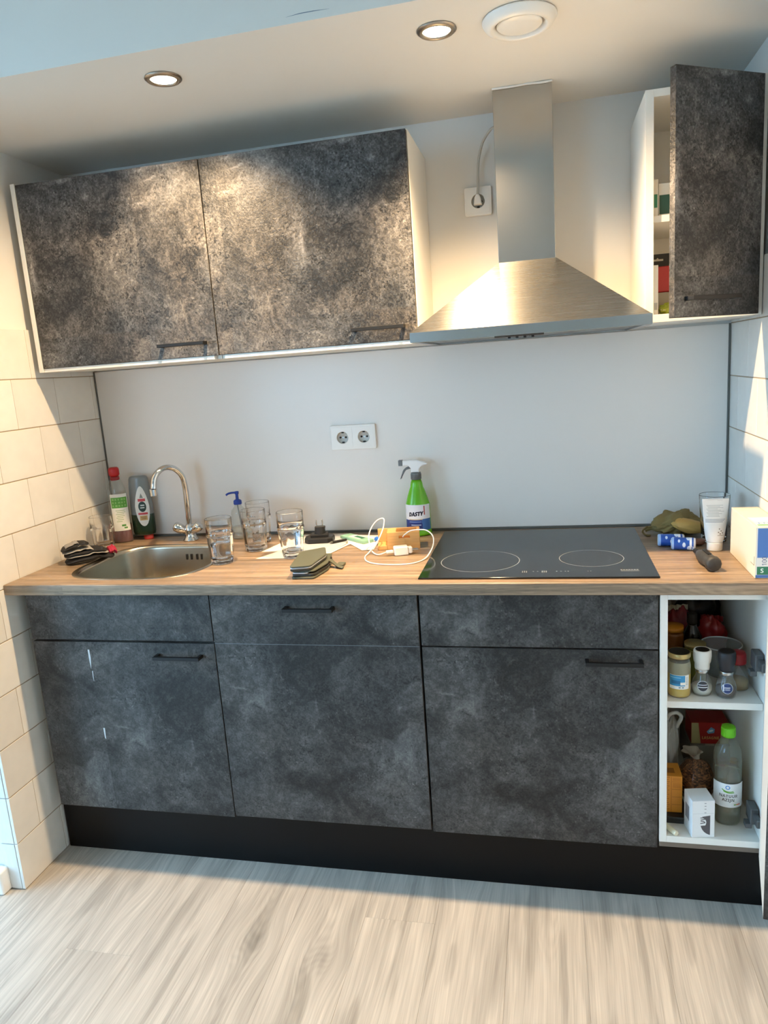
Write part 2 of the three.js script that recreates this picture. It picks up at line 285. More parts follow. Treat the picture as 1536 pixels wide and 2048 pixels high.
// ---------------------------------------------------------------- fixed kitchen parts
const metricFront = (g, X, Y) => metric(g, X, Y, 1 / 0.6, 1 / 0.72);
function handle(parent, x0, x1, y, z, legs = 0.030) {       // square black bar on two posts
  obj('handle', [bx(x0, y - 0.005, z + legs - 0.010, x1, y + 0.005, z + legs, 0.001), bx(x0, y - 0.005, z, x0 + 0.010, y + 0.005, z + legs - 0.009, 0.001), bx(x1 - 0.010, y - 0.005, z, x1, y + 0.005, z + legs - 0.009, 0.001)], M.black, parent);
}
const ZF = 0.575, FT = 0.018, ZB = ZF - FT;
function carcass(x0, x1, y0, y1, z1, parent, shelves = [], back = 0.02) {
  obj('carcass', [bx(x0, y0, back, x0 + 0.018, y1, z1, 0.0006), bx(x1 - 0.018, y0, back, x1, y1, z1, 0.0006), bx(x0 + 0.018, y0, back, x1 - 0.018, y0 + 0.018, z1, 0.0006), bx(x0 + 0.018, y1 - 0.018, back, x1 - 0.018, y1, z1, 0.0006), bx(x0 + 0.018, y0 + 0.018, back, x1 - 0.018, y1 - 0.018, back + 0.006, 0)], M.white, parent);
  for (const s of shelves) obj('shelf', bx(x0 + 0.019, s - 0.018, back + 0.006, x1 - 0.019, s, z1 - 0.015, 0.0006), M.whiteIn, parent);
}
{
  // base units
  const sinkUnit = thing('base_cabinet', 'dark concrete-look base cupboard under the sink with scuffed door and short false drawer', 'cabinet', [0, 0, 0]);
  obj('carcass', [bx(0.002, 0.19, 0.02, 0.02, 0.70, ZB - 0.003, 0.0006), bx(0.58, 0.19, 0.02, 0.598, 0.70, ZB - 0.003, 0.0006), bx(0.02, 0.19, 0.02, 0.58, 0.208, ZB - 0.003, 0.0006), bx(0.002, 0.70, ZB - 0.022, 0.598, 0.89, ZB - 0.003, 0.0006)], M.white, sinkUnit);
  obj('drawer_front', metricFront(bx(0.0015, 0.747, ZB, 0.5985, 0.892, ZF, 0.0012), 0.2, 0.05), M.concrete, sinkUnit);
  const d0 = obj('door', metricFront(bx(0.0015, 0.188, ZB, 0.5985, 0.7405, ZF, 0.0012), 0.2, 0.05), M.concrete, sinkUnit);
  handle(d0, 0.415, 0.560, 0.703, ZF);
  const paint = S(0xcfd3d6, { roughness: 0.6 });
  for (const pts of [[[0.186, 0.716], [0.191, 0.716], [0.192, 0.690], [0.188, 0.655], [0.186, 0.690]], [[0.190, 0.648], [0.192, 0.648], [0.191, 0.615], [0.1895, 0.630]], [[0.197, 0.462], [0.2025, 0.462], [0.201, 0.425], [0.198, 0.430]]]) { const p = obj('paint_mark', extr(pts, 0.0006), paint, d0); p.position.z = ZF; }
  const dw = thing('built_in_dishwasher', 'dark concrete-look tall appliance front without a drawer gap, handle at its top', 'dishwasher', [0.6, 0, 0]);
  obj('body', bx(0.004, 0.19, 0.03, 0.596, 0.89, ZB - 0.004, 0.002), M.gap, dw);
  const d1 = obj('door', metricFront(bx(0.002, 0.194, ZB + 0.001, 0.5965, 0.892, ZF + 0.002, 0.0012), 0, 0.19), M.concrete, dw);
  handle(d1, 0.226, 0.369, 0.851, ZF + 0.002);
  obj('seam', bx(0.003, 0.7422, ZF + 0.0012, 0.5955, 0.7434, ZF + 0.0024, 0), S(0x6c7175, { roughness: 0.5 }), d1);
  const hobUnit = thing('base_cabinet', 'dark concrete-look base cupboard under the black hob with false drawer', 'cabinet', [1.2, 0, 0]);
  carcass(0.002, 0.598, 0.19, 0.888, ZB - 0.003, hobUnit);
  obj('drawer_front', metricFront(bx(0.0015, 0.7445, ZB, 0.5985, 0.892, ZF, 0.0012), 0.02, 0.42), M.concrete, hobUnit);
  const d2 = obj('door', metricFront(bx(0.0015, 0.188, ZB, 0.5985, 0.7405, ZF, 0.0012), 0, 0.19), M.concrete, hobUnit);
  handle(d2, 0.422, 0.562, 0.712, ZF);
  // narrow unit with its door open
  const store = thing('base_cabinet', 'narrow open base cupboard full of groceries with its white-backed door swung out', 'cabinet', [1.8, 0, 0]);
  carcass(0.003, 0.266, 0.207, 0.892, ZF, store, [0.599]);
  obj('bottom_edge', bx(0.003, 0.193, 0.02, 0.266, 0.2065, ZF - 0.001, 0.0006), M.edgeBrown, store);
  const L = 0.226;                                            // the door swings on its right edge; local x runs from hinge to free edge
  const dm = obj('door', bx(0, 0.188, -0.0168, L, 0.886, 0, 0.0012), M.white, store); dm.position.set(0.243, 0, 0.580); dm.rotation.y = Math.atan2(-0.977, -0.215);
  obj('outer_face', metricFront(bx(0, 0.188, -0.0186, L, 0.886, -0.0170, 0.0005), 0, 0.19), M.concrete, dm);
  obj('edge_strip', metricFront(bx(L + 0.0001, 0.188, -0.0186, L + 0.0013, 0.886, 0, 0.0004), 0, 0.19), M.concrete, dm);
  for (const y of [0.705, 0.285]) obj('hinge', [bx(0.226, y - 0.022, 0.515, 0.246, y + 0.022, 0.56, 0.003), bx(0.232, y - 0.012, 0.555, 0.244, y + 0.012, 0.592, 0.004), bx(0.216, y - 0.036, 0.532, 0.232, y - 0.022, 0.556, 0.002)], S(0x56595a, { metalness: 0.4, roughness: 0.5 }), store);
  // plinth
  const pl = obj('plinth', metric(bx(-0.034, 0.0005, 0.508, 2.076, 0.186, 0.5245, 0.001)), P(0x060708, { roughness: 0.45, specularIntensity: 0.45 })); tag(pl, 'long black plinth board under the base cupboards along the floor', 'plinth');

  // worktop with the cut-out for the sink
  const sh = new THREE.Shape([[XL + 0.001, 0.012], [XR - 0.001, 0.012], [XR - 0.001, 0.608], [XL + 0.001, 0.608]].map((p) => new THREE.Vector2(...p)));
  const hole = new THREE.Path(), N = 72; for (let i = 0; i < N; i++) { const [x, z] = sinkXZ(i / N, 1.0); i ? hole.lineTo(x, z) : hole.moveTo(x, z); } hole.closePath(); sh.holes.push(hole);
  const wt = obj('worktop', metric(flat(new THREE.ExtrudeGeometry(sh, { depth: 0.025, bevelEnabled: true, bevelSize: 0.0042, bevelThickness: 0.0042, bevelOffset: -0.0042, bevelSegments: 4, curveSegments: 4 }).translate(0, 0, 0.0042), YT), 0, 0, 1 / 2.12, 1 / 0.62), M.worktop);
  tag(wt, 'long light oak laminate worktop with rounded front edge', 'worktop');
  // sink
  const sink = thing('kitchen_sink', 'rounded stainless steel sink bowl set into the oak worktop', 'sink');
  const prof = [[1.055, 0.0002], [1.055, 0.0014], [1.01, 0.0020], [0.985, 0.0006], [0.965, -0.010], [0.93, -0.12], [0.88, -0.150], [0.78, -0.163], [0.3, -0.168], [0.001, -0.169]];
  obj('bowl', grid(96, prof.length - 1, (u, v) => { const k = Math.round(v * (prof.length - 1)), [x, z] = sinkXZ(1 - u, prof[k][0]); return [x, YT + prof[k][1], z]; }, true), M.sinkSteel, sink);
  const ovf = M.gap; for (let i = 0; i < 4; i++) { const x = 0.318 + i * 0.017 + (i > 1 ? 0.004 : 0); obj('overflow_slot', bx(x, YT - 0.050, 0.161, x + 0.008, YT - 0.030, 0.1655, 0.002), ovf, sink); }
  obj('drain', lathe([[0.0001, 0.004], [0.03, 0.0035], [0.036, 0.001], [0.036, 0]], 32).translate(0.317, YT - 0.168, 0.36), M.chrome, sink);
  // hob
  const hob = thing('induction_hob', 'flat black glass hob with thin pale cooking rings', 'hob', [1.503, YT, 0.312]);
  const print = canvas(1024, 896, (c, w, h) => {
    c.fillStyle = '#131517'; c.fillRect(0, 0, w, h); const X = (x) => ((x - 1.203) / 0.6) * w, Z = (z) => ((z - 0.047) / 0.53) * h;
    c.strokeStyle = '#8d9296'; c.lineWidth = 3; const ring = (x, z, r) => { c.beginPath(); c.ellipse(X(x), Z(z), (r / 0.6) * w, (r / 0.53) * h, 0, 0, 7); c.stroke(); };
    ring(1.352, 0.418, 0.108); ring(1.651, 0.40, 0.084); c.strokeStyle = '#3a3d40'; ring(1.651, 0.40, 0.05); ring(1.36, 0.16, 0.075); ring(1.64, 0.16, 0.1);
    c.fillStyle = '#9da1a4'; c.font = '20px sans-serif';
    for (const [a, b] of [[1.470, .521], [1.520, .521]]) for (let i = 0; i < 3; i++) for (let j = 0; j < 2; j++) c.fillRect(X(a + i * 0.005), Z(b + j * 0.008), 5, 7);
    for (const a of [1.497, 1.508, 1.556, 1.567, 1.578, 1.585, 1.634, 1.641]) c.fillRect(X(a), Z(.524), 6, 4);
    c.fillStyle = '#c3c6c8'; for (let i = 0; i < 7; i++) c.fillRect(X(1.716) + i * 11, Z(.513), 8, 5); c.fillRect(X(1.716), Z(.524), 76, 3);
    c.fillStyle = '#5a5e60'; c.fillRect(X(1.66), Z(.30), 6, 6);
  });
  const hg = clean(bx(-0.300, 0.0003, -0.265, 0.300, 0.005, 0.265, 0.0015, 2)); { const p = hg.attributes.position, u = hg.attributes.uv; for (let i = 0; i < p.count; i++) u.setXY(i, p.getX(i) / 0.6 + 0.5, 0.5 - p.getZ(i) / 0.53); }
  obj('glass_plate', hg, P(0xffffff, { map: print, roughness: 0.10, ior: 1.52 }), hob);
  // splashback panel
  const sp = thing('splashback', 'wide plain pale grey splashback panel behind the worktop', 'splashback');
  obj('panel', bx(XL + 0.006, 0.9365, 0.0005, XR - 0.004, 1.5362, 0.008, 0.0005), M.splash, sp);
  obj('edge_trim', bx(XL + 0.0008, 0.9365, 0.0005, XL + 0.006, 1.5365, 0.0105, 0.0008), M.trimGrey, sp);
  obj('edge_trim', bx(XR - 0.0068, 0.9365, 0.0005, XR - 0.0008, 1.5365, 0.0105, 0.0008), M.trimGrey, sp);
  obj('seal_strip', bx(XL + 0.001, YT - 0.001, 0.0005, XR - 0.001, 0.9362, 0.0115, 0.001), M.trimGrey, sp);
}
function sinkXZ(t, k) { const a = t * Math.PI * 2, n = 2 / 3.4, c = Math.cos(a), s = Math.sin(a); return [0.317 + 0.212 * k * Math.sign(c) * Math.abs(c) ** n, 0.352 + 0.199 * k * Math.sign(s) * Math.abs(s) ** n]; }
// ---------------------------------------------------------------- wall cupboards
{
  const ZU = 0.326, UB = 1.5465, UT = 2.0945;
  const mk = (x, label, hx, first) => {
    const t = thing('wall_cabinet', label, 'cabinet', [x, 0, 0]);
    const x0 = first ? -0.0165 : 0.001;
    obj('carcass', [bx(x0, UB - 0.007, 0.003, x0 + 0.015, UT + 0.004, first ? ZU : ZU - 0.02, 0.0006), bx(0.5825, UB - 0.007, 0.003, 0.5995, UT + 0.004, ZU - 0.019, 0.0006), bx(x0 + 0.015, UB - 0.007, 0.003, 0.5825, UB + 0.004, ZU - 0.003, 0.0006), bx(x0 + 0.015, UT - 0.012, 0.003, 0.5825, UT + 0.004, ZU - 0.019, 0.0006), bx(x0 + 0.015, UB + 0.004, 0.003, 0.5825, UT - 0.012, 0.008, 0)], M.white, t);
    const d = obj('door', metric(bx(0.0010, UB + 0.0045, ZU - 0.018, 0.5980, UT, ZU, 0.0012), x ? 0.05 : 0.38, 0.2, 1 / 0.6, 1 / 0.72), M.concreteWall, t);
    handle(d, hx, hx + 0.150, 1.589, ZU);
  };
  mk(0, 'dark concrete-look wall cupboard beside the left tiled wall', 0.416, true);
  mk(0.6, 'dark concrete-look wall cupboard next to the steel extractor hood', 0.416, false);
  const t = thing('wall_cabinet', 'narrow white wall cupboard on the right with its dark door standing ajar', 'cabinet', [1.8, 0, 0]);
  obj('carcass', [bx(0.0, UB - 0.002, 0.003, 0.020, UT + 0.006, ZU, 0.0008), bx(0.257, UB - 0.002, 0.003, 0.278, UT + 0.006, ZU, 0.0008), bx(0.020, UB - 0.002, 0.003, 0.257, UB + 0.018, ZU, 0.0008), bx(0.020, UT - 0.012, 0.003, 0.257, UT + 0.006, ZU, 0.0008), bx(0.020, UB + 0.018, 0.003, 0.257, UT - 0.012, 0.008, 0)], M.white, t);
  obj('shelf', bx(0.021, 1.792, 0.009, 0.256, 1.809, ZU - 0.012, 0.0006), M.whiteIn, t);
  // door hinged on the right, free edge towards the viewer
  const w = 0.268, g = bx(-w, UB, 0, 0, UT, 0.018, 0.0012);
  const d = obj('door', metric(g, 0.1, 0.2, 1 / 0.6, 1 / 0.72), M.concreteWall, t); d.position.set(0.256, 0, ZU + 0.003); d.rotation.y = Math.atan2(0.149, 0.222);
  obj('inner_face', bx(-w + 0.002, UB + 0.002, -0.0008, -0.002, UT - 0.002, 0, 0), M.white, d);
  handle(d, -w + 0.03, -w + 0.18, 1.589, 0.018);
}
// ---------------------------------------------------------------- extractor hood
{
  const h = thing('extractor_hood', 'brushed steel chimney extractor hood above the hob', 'extractor hood', [1.5, 0, 0]);
  const pyr = (x0, x1, y0, z1, X0, X1, y1, Z1) => { // sloping canopy between two rectangles against the wall
    const a = [[x0, y0, 0.001], [x0, y0, z1], [x1, y0, z1], [x1, y0, 0.001]], b = [[X0, y1, 0.001], [X0, y1, Z1], [X1, y1, Z1], [X1, y1, 0.001]], pos = [], uv = [];
    for (let i = 0; i < 4; i++) { const j = (i + 1) % 4, q = [a[i], a[j], b[j], a[i], b[j], b[i]]; for (const p of q) { pos.push(...p); uv.push(i % 2 ? p[0] : p[2], p[1]); } }
    const g = new THREE.BufferGeometry(); g.setAttribute('position', new THREE.Float32BufferAttribute(pos, 3)); g.setAttribute('uv', new THREE.Float32BufferAttribute(uv, 2)); g.computeVertexNormals(); return g;
  };
  obj('canopy', pyr(-0.2985, 0.2985, 1.5625, 0.459, -0.079, 0.080, 1.747, 0.197), M.steel, h);
  obj('chimney', metric(bx(-0.0785, 1.745, 0.001, 0.0795, HC - 0.001, 0.196, 0.0015)), M.ductSteel, h);
  obj('rim', metric(new THREE.ExtrudeGeometry((() => { const s = new THREE.Shape([[-0.3, 0.001], [0.3, 0.001], [0.3, 0.46], [-0.3, 0.46]].map((p) => new THREE.Vector2(...p))); s.holes.push(new THREE.Path([[-0.285, 0.02], [-0.285, 0.44], [0.285, 0.44], [0.285, 0.02]].map((p) => new THREE.Vector2(...p)))); return s; })(), { depth: 0.0245, bevelEnabled: true, bevelSize: 0.0008, bevelThickness: 0.0008, bevelOffset: -0.0008, bevelSegments: 2 }).rotateX(Math.PI / 2).translate(0, 1.5625, 0)), M.ductSteel, h);
  for (const x of [-0.284, 0.001]) obj('grease_filter', metric(bx(x, 1.543, 0.021, x + 0.283, 1.551, 0.439, 0.001)), S(0x8e8c88, { metalness: 1, roughness: 0.45 }), h);
  const sw = obj('switch_strip', bx(-0.082, 1.5335, 0.447, 0.042, 1.5375, 0.4595, 0.0008), M.blackMatt, h);
  for (let i = 0; i < 4; i++) obj('switch', bx(-0.048 + i * 0.0195, 1.529, 0.450, -0.041 + i * 0.0195, 1.534, 0.458, 0.001), M.blackMatt, sw);
  obj('plaster_edge', tube([[-0.0795, HC - 0.002, 0.199], [-0.03, HC - 0.003, 0.2], [0.02, HC - 0.002, 0.199], [0.06, HC - 0.004, 0.2], [0.0805, HC - 0.002, 0.198]], 0.003, 20, 6), M.ceiling, h);
}
// ---------------------------------------------------------------- sockets
const socketInsert = () => ({ cup: lathe([[0.0195, 0.001], [0.0195, -0.0005], [0.0185, -0.010], [0.0001, -0.010]], 36).rotateX(Math.PI / 2) });
function socket(name, label, x, y, n, zface) {
  const t = thing(name, label, 'socket', [x, y, zface]);
  const W = n * 0.0735 + 0.009, s = new THREE.Shape(), r = 0.006, w = W / 2, h = 0.0415;
  s.moveTo(-w + r, -h); s.lineTo(w - r, -h); s.quadraticCurveTo(w, -h, w, -h + r); s.lineTo(w, h - r); s.quadraticCurveTo(w, h, w - r, h); s.lineTo(-w + r, h); s.quadraticCurveTo(-w, h, -w, h - r); s.lineTo(-w, -h + r); s.quadraticCurveTo(-w, -h, -w + r, -h);
  for (let i = 0; i < n; i++) { const c = (i - (n - 1) / 2) * 0.0735, p = new THREE.Path(); p.absarc(c, 0, 0.0195, 0, Math.PI * 2, true); s.holes.push(p); }
  obj('frame', extr(s, 0.011, 0.0022, 24), M.plastic, t);
  const cupM = P(0xbdbab2, { roughness: 0.3 });
  for (let i = 0; i < n; i++) {
    const c = (i - (n - 1) / 2) * 0.0735, cup = obj('cup', [lathe([[0.0196, 0.0095], [0.0190, 0.0015], [0.0001, 0.0014]], 36).rotateX(Math.PI / 2)], cupM, t); cup.position.x = c;
    obj('inner_border', extr((() => { const q = new THREE.Shape([[-0.0345, -0.0345], [0.0345, -0.0345], [0.0345, 0.0345], [-0.0345, 0.0345]].map((p) => new THREE.Vector2(...p))), o = new THREE.Path(); o.absarc(0, 0, 0.0205, 0, 7, true); q.holes.push(o); return q; })(), 0.0012, 0.0004, 24), M.plastic, t).position.set(c, 0, 0.0104);
    for (const a of [-0.0095, 0.0095]) obj('pin_hole', new THREE.CylinderGeometry(0.0034, 0.0034, 0.0012, 16).rotateX(Math.PI / 2).translate(a, 0, 0.0020), M.gap, cup);
    for (const b of [-0.0165, 0.0165]) obj('earth_clip', bx(-0.004, b - 0.0022, 0.002, 0.004, b + 0.0022, 0.007, 0.0005), M.black, cup);
    obj('screw', new THREE.CylinderGeometry(0.002, 0.002, 0.001, 12).rotateX(Math.PI / 2).translate(0, 0, 0.002), M.steelPin, cup);
  }
  return t;
}
socket('double_socket', 'white double power socket on the pale splashback', 0.9075, 1.2585, 2, 0.0081);
socket('wall_socket', 'single white power socket on the wall beside the hood chimney', 1.3565, 1.956, 1, 0.0003);
{
  const c = thing('power_cord', 'thin white power cord curving from the hood chimney down to the socket', 'cord');
  obj('wire', tube([[1.4205, 2.137, 0.09], [1.405, 2.132, 0.075], [1.38, 2.108, 0.05], [1.366, 2.07, 0.034], [1.361, 2.03, 0.028], [1.359, 1.985, 0.028], [1.3575, 1.972, 0.028]], 0.0036, 60, 10), S(0xb5b2a8, { roughness: 0.5 }), c);
  obj('plug', [extr([[-0.012, -0.013], [0.012, -0.013], [0.009, 0.008], [0.004, 0.017], [-0.004, 0.017], [-0.009, 0.008]], 0.024, 0.003).translate(1.3565, 1.957, 0.0045)], M.plastic, c);
}
// ---------------------------------------------------------------- tap
{
  const f = thing('kitchen_tap', 'chrome two-handle swan-neck tap behind the sink', 'tap', [0.302, YT, 0.082]);
  obj('body', [lathe([[0.0001, 0], [0.026, 0], [0.027, 0.004], [0.022, 0.010], [0.018, 0.020], [0.019, 0.034], [0.0185, 0.046], [0.014, 0.056], [0.011, 0.060], [0.0001, 0.060]], 36)], M.chrome, f);
  obj('spout', tube([[0, 0.05, 0], [0.004, 0.12, 0.004], [0.008, 0.20, 0.012], [0.006, 0.235, 0.022], [-0.006, 0.263, 0.045], [-0.022, 0.272, 0.072], [-0.036, 0.262, 0.098], [-0.044, 0.240, 0.116], [-0.047, 0.208, 0.124]], 0.0098, 80, 16), M.chrome, f);
  obj('aerator', cyl(0.0125, 0.0115, 0.022, 24).translate(-0.0475, 0.196, 0.1255), M.chrome, f);
  for (const s of [-1, 1]) {
    const q = new THREE.Quaternion().setFromUnitVectors(new THREE.Vector3(0, 1, 0), new THREE.Vector3(s * 0.80, 0.52, 0.30).normalize());
    obj('handle', [lathe([[0.0001, 0.012], [0.012, 0.012], [0.0125, 0.026], [0.0165, 0.030], [0.0185, 0.040], [0.0175, 0.056], [0.012, 0.062], [0.0001, 0.063]], 7)].map((g) => g.applyQuaternion(q).translate(0, 0.026, 0)), M.chrome, f);
  }
}
// ---------------------------------------------------------------- drinking glasses
{
  const R = (y, h, rt, rb) => (y < 0.62 * h ? mix(rb, rt * 0.965, y / (0.62 * h)) : rt * 0.985);
  function tumbler(h, rt, rb) {
    const prof = [[0, 0.002, 0], [rb * 0.75, 0.0005, 0], [rb * 0.95, 0.0015, 0.3], [rb, 0.005, 1]];
    for (let i = 1; i <= 9; i++) { const y = 0.005 + i * 0.062 * h; prof.push([mix(rb, rt * 0.97, i / 9), y, 1]); }
    prof.push([rt * 1.0, 0.615 * h, 0.2], [rt * 1.035, 0.645 * h, 0], [rt * 1.03, 0.67 * h, 0], [rt * 0.985, 0.70 * h, 0], [rt * 0.985, 0.85 * h, 0], [rt, 0.99 * h, 0], [rt - 0.0008, h, 0], [rt - 0.0018, 0.995 * h, 0], [rt - 0.0022, 0.7 * h, 0]);
    for (let i = 0; i <= 6; i++) { const y = mix(0.62 * h, 0.016, i / 6); prof.push([mix(rt * 0.97, rb, 1 - y / (0.62 * h)) - 0.0042, y, 0]); }
    prof.push([rb * 0.6, 0.0125, 0], [0, 0.012, 0]);
    const n = prof.length - 1;
    return grid(80, n, (u, v) => { const [r, y, k] = prof[Math.round(v * n)], a = -u * Math.PI * 2, q = r * (1 + k * 0.045 * Math.abs(Math.cos(a * 5)) - k * 0.02); return [q * Math.cos(a), y, q * Math.sin(a)]; }, true);
  }
  const fill = (h, rt, rb, y1) => lathe([[0.0001, 0.0135], [rb * 0.6, 0.0138], [rb - 0.006, 0.0175], [mix(rb, rt * 0.97, y1 / (0.62 * h)) - 0.0047, y1], [0.0001, y1]], 48);
  const G = 'fluted drinking glasses on the worktop';
  const put = (at, label, h, rt, rb, w) => { const t = thing('drinking_glass', label, 'glass', [at[0], YT + 0.0003, at[1]], rnd(), G); obj('tumbler', tumbler(h, rt, rb), M.glass, t); if (w) obj('water', fill(h, rt, rb, w), M.water, t); return t; };
  put([0.563, 0.386], 'clear fluted glass half full of water at the right rim of the sink', 0.140, 0.0405, 0.034, 0.062);
  put([0.613, 0.238], 'empty clear fluted glass in front of the blue pump bottle', 0.134, 0.040, 0.034, 0);
  put([0.588, 0.135], 'empty clear fluted glass farthest back beside the pump bottle against the panel', 0.140, 0.0405, 0.034, 0);
  put([0.772, 0.330], 'clear fluted glass with a little water standing on the white papers', 0.142, 0.041, 0.031, 0.024).position.y = YT + 0.0016;
  put([0.022, 0.182], 'clear fluted glass in the left corner by the red-capped bottle', 0.116, 0.038, 0.033, 0);
  const t = thing('drinking_glass', 'plain smooth tall glass in the right corner behind the white tube', 'glass', [1.999, YT + 0.0003, 0.215]);
  obj('tumbler', lathe([[0.0001, 0.001], [0.030, 0.0005], [0.0335, 0.003], [0.0365, 0.06], [0.041, 0.134], [0.0402, 0.1355], [0.0394, 0.134], [0.0345, 0.06], [0.031, 0.012], [0.0001, 0.010]], 56), M.glass, t);
}
// ---------------------------------------------------------------- bottles on the worktop
function wrapLabel(r, y0, y1, a0, a1, map, sz = 1, flatten = 1) {       // a printed label lying round a bottle, facing +z in the middle
  const f = typeof r === 'function' ? r : () => r;
  return grid(28, 10, (u, v) => { const a = mix(a0, a1, u), y = mix(y0, y1, v), q = f(y) + 0.0005; return [q * Math.sin(a), y, q * Math.cos(a) * flatten]; });
}
const print = (t, o = {}) => P(0xffffff, { map: t, roughness: 0.42, ...o });
{
  // red-capped squeeze bottle
  const b = thing('sauce_bottle', 'clear bottle with red cap, white and green label and dark red contents', 'bottle', [0.038, YT + 0.0003, 0.088], 0.25);
  const sq = (g) => g.scale(1, 1, 0.72);
  const body = [[0.0001, 0.001], [0.033, 0.0005], [0.0365, 0.005], [0.0365, 0.02], [0.036, 0.09], [0.0355, 0.16], [0.031, 0.195], [0.021, 0.222], [0.0145, 0.232], [0.0145, 0.238], [0.0001, 0.238]];
  obj('body', sq(lathe(body, 44)), M.pet, b);
  obj('contents', sq(lathe([[0.0001, 0.002], [0.0325, 0.002], [0.0352, 0.006], [0.0352, 0.02], [0.0348, 0.066], [0.0001, 0.066]], 44)), P(0x5a0f0c, { roughness: 0.25 }), b);
  obj('cap', [lathe([[0.0001, 0.272], [0.013, 0.272], [0.0175, 0.268], [0.0185, 0.262], [0.0185, 0.246], [0.016, 0.243], [0.0135, 0.2385], [0.0001, 0.2385]], 28)], P(0xb8141a, { roughness: 0.3 }), b);
  obj('neck_ring', lathe([[0.0150, 0.226], [0.0165, 0.230], [0.0160, 0.2375], [0.0150, 0.2378]], 28), P(0xa8252a, { transmission: 0.4, thickness: 0, roughness: 0.3 }), b);
  const lt = canvas(256, 448, (c, w, h) => { c.fillStyle = '#e8e9e0'; c.fillRect(0, 0, w, h); c.fillStyle = '#4f9a35'; c.fillRect(18, 40, w - 36, 130); c.fillStyle = '#dfead2'; c.font = 'bold 58px sans-serif'; c.fillText('CHUT', 34, 96); c.fillText('NEY', 34, 158); c.fillStyle = '#8fae84'; c.font = '20px sans-serif'; for (let i = 0; i < 6; i++) c.fillRect(50, 200 + i * 24, 120 - i * 8, 8); c.fillStyle = '#3f8b30'; c.fillRect(90, 372, 60, 22); c.fillRect(130, 404, 50, 18); });
  const lc = lt; lc.wrapS = lc.wrapT = THREE.ClampToEdgeWrapping;
  obj('label', sq(wrapLabel(0.0362, 0.045, 0.178, -0.55, 1.25)), print(canvas(256, 448, (c, w, h) => { c.fillStyle = '#e6e7de'; c.fillRect(0, 0, w, h); c.fillStyle = '#58a03c'; c.fillRect(10, 40, w - 20, 128); c.fillStyle = '#8cc070'; for (let i = 0; i < 3; i++) for (let j = 0; j < 5; j++) c.fillRect(26 + j * 42, 54 + i * 38, 30 - ((i + j) % 3) * 6, 22); c.fillStyle = '#9db58f'; for (let i = 0; i < 7; i++) c.fillRect(60 + (i % 2) * 14, 196 + i * 22, 130 - i * 9, 8); c.fillStyle = '#4b8f38'; c.fillRect(120, 372, 60, 22); c.fillRect(150, 404, 50, 18); })), b);
  // dish soap standing on its cap
  const g = thing('dish_soap_bottle', 'upside-down grey squeeze bottle with dark green soap and oval label, standing on its red cap', 'bottle', [0.106, YT + 0.0003, 0.050], 0.22);
  const ov = (q) => q.scale(1, 1, 0.62);
  const prof = [[0.0001, 0.017], [0.030, 0.017], [0.037, 0.021], [0.0395, 0.032], [0.0405, 0.075], [0.0405, 0.125], [0.0375, 0.19], [0.0345, 0.222], [0.031, 0.231], [0.022, 0.234], [0.0001, 0.2345]];
  obj('body', ov(lathe(prof, 44)), P(0x8b9192, { roughness: 0.28, transmission: 0.25, thickness: 0 }), g);
  obj('contents', ov(lathe([[0.0408, 0.031], [0.0412, 0.075], [0.0409, 0.094], [0.039, 0.0945], [0.0392, 0.031], [0.0372, 0.0205], [0.0382, 0.0202], [0.0408, 0.031]], 44)), P(0x12301c, { roughness: 0.25 }), g);
  obj('cap', ov(lathe([[0.0001, 0], [0.0165, 0], [0.0175, 0.002], [0.0175, 0.0165], [0.0001, 0.0165]], 26)).translate(0.012, 0, 0.004), P(0xc8392c, { roughness: 0.35 }), g);
  const og = ov(grid(24, 24, (u, v) => { const a = u * Math.PI * 2, q = v, px = 0.026 * q * Math.cos(a) * (1 - 0.35 * Math.max(0, Math.sin(a)) * q), py = 0.125 + 0.073 * q * Math.sin(a), ang = 0.25 + px / 0.040, rr = 0.0418; return [rr * Math.sin(ang), py, rr * Math.cos(ang)]; }));
  { const p = og.attributes.position, uv = og.attributes.uv; for (let i = 0; i < p.count; i++) uv.setXY(i, 0.5 + (Math.asin(clamp(p.getX(i) / 0.0418, -1, 1)) - 0.25) * 0.040 / 0.056, (p.getY(i) - 0.052) / 0.146); }
  obj('label', og, print(canvas(256, 512, (c, w, h) => { c.fillStyle = '#dfe1dc'; c.fillRect(0, 0, w, h); c.fillStyle = '#7d8a86'; c.beginPath(); c.moveTo(128, 90); c.lineTo(100, 150); c.lineTo(156, 150); c.fill(); c.fillStyle = '#c2454c'; c.fillRect(70, 160, 116, 34); c.fillStyle = '#1d3a35'; c.beginPath(); c.ellipse(128, 262, 62, 66, 0, 0, 7); c.fill(); c.fillStyle = '#cfd8d6'; c.fillRect(100, 236, 62, 16); c.fillRect(94, 268, 66, 14); c.fillStyle = '#c2454c'; c.fillRect(52, 338, 150, 26); c.fillStyle = '#c7a56a'; c.fillRect(70, 376, 120, 60); c.fillStyle = '#7c6a48'; c.fillRect(84, 392, 90, 8); c.fillRect(92, 412, 74, 8); })), g);
  // pump bottle
  const p = thing('soap_dispenser', 'clear pump bottle with a bright blue pump head against the panel', 'soap dispenser', [0.487, YT + 0.0003, 0.066], 0.1);
  obj('body', lathe([[0.0001, 0.001], [0.024, 0.0005], [0.027, 0.004], [0.027, 0.09], [0.024, 0.102], [0.015, 0.112], [0.0125, 0.115], [0.0125, 0.121], [0.0001, 0.121]], 36), M.pet, p);
  obj('contents', lathe([[0.0001, 0.003], [0.0245, 0.003], [0.0262, 0.006], [0.0262, 0.042], [0.0001, 0.042]], 36), P(0xf3f1ea, { transmission: 0.9, thickness: 0, roughness: 0.12 }), p);
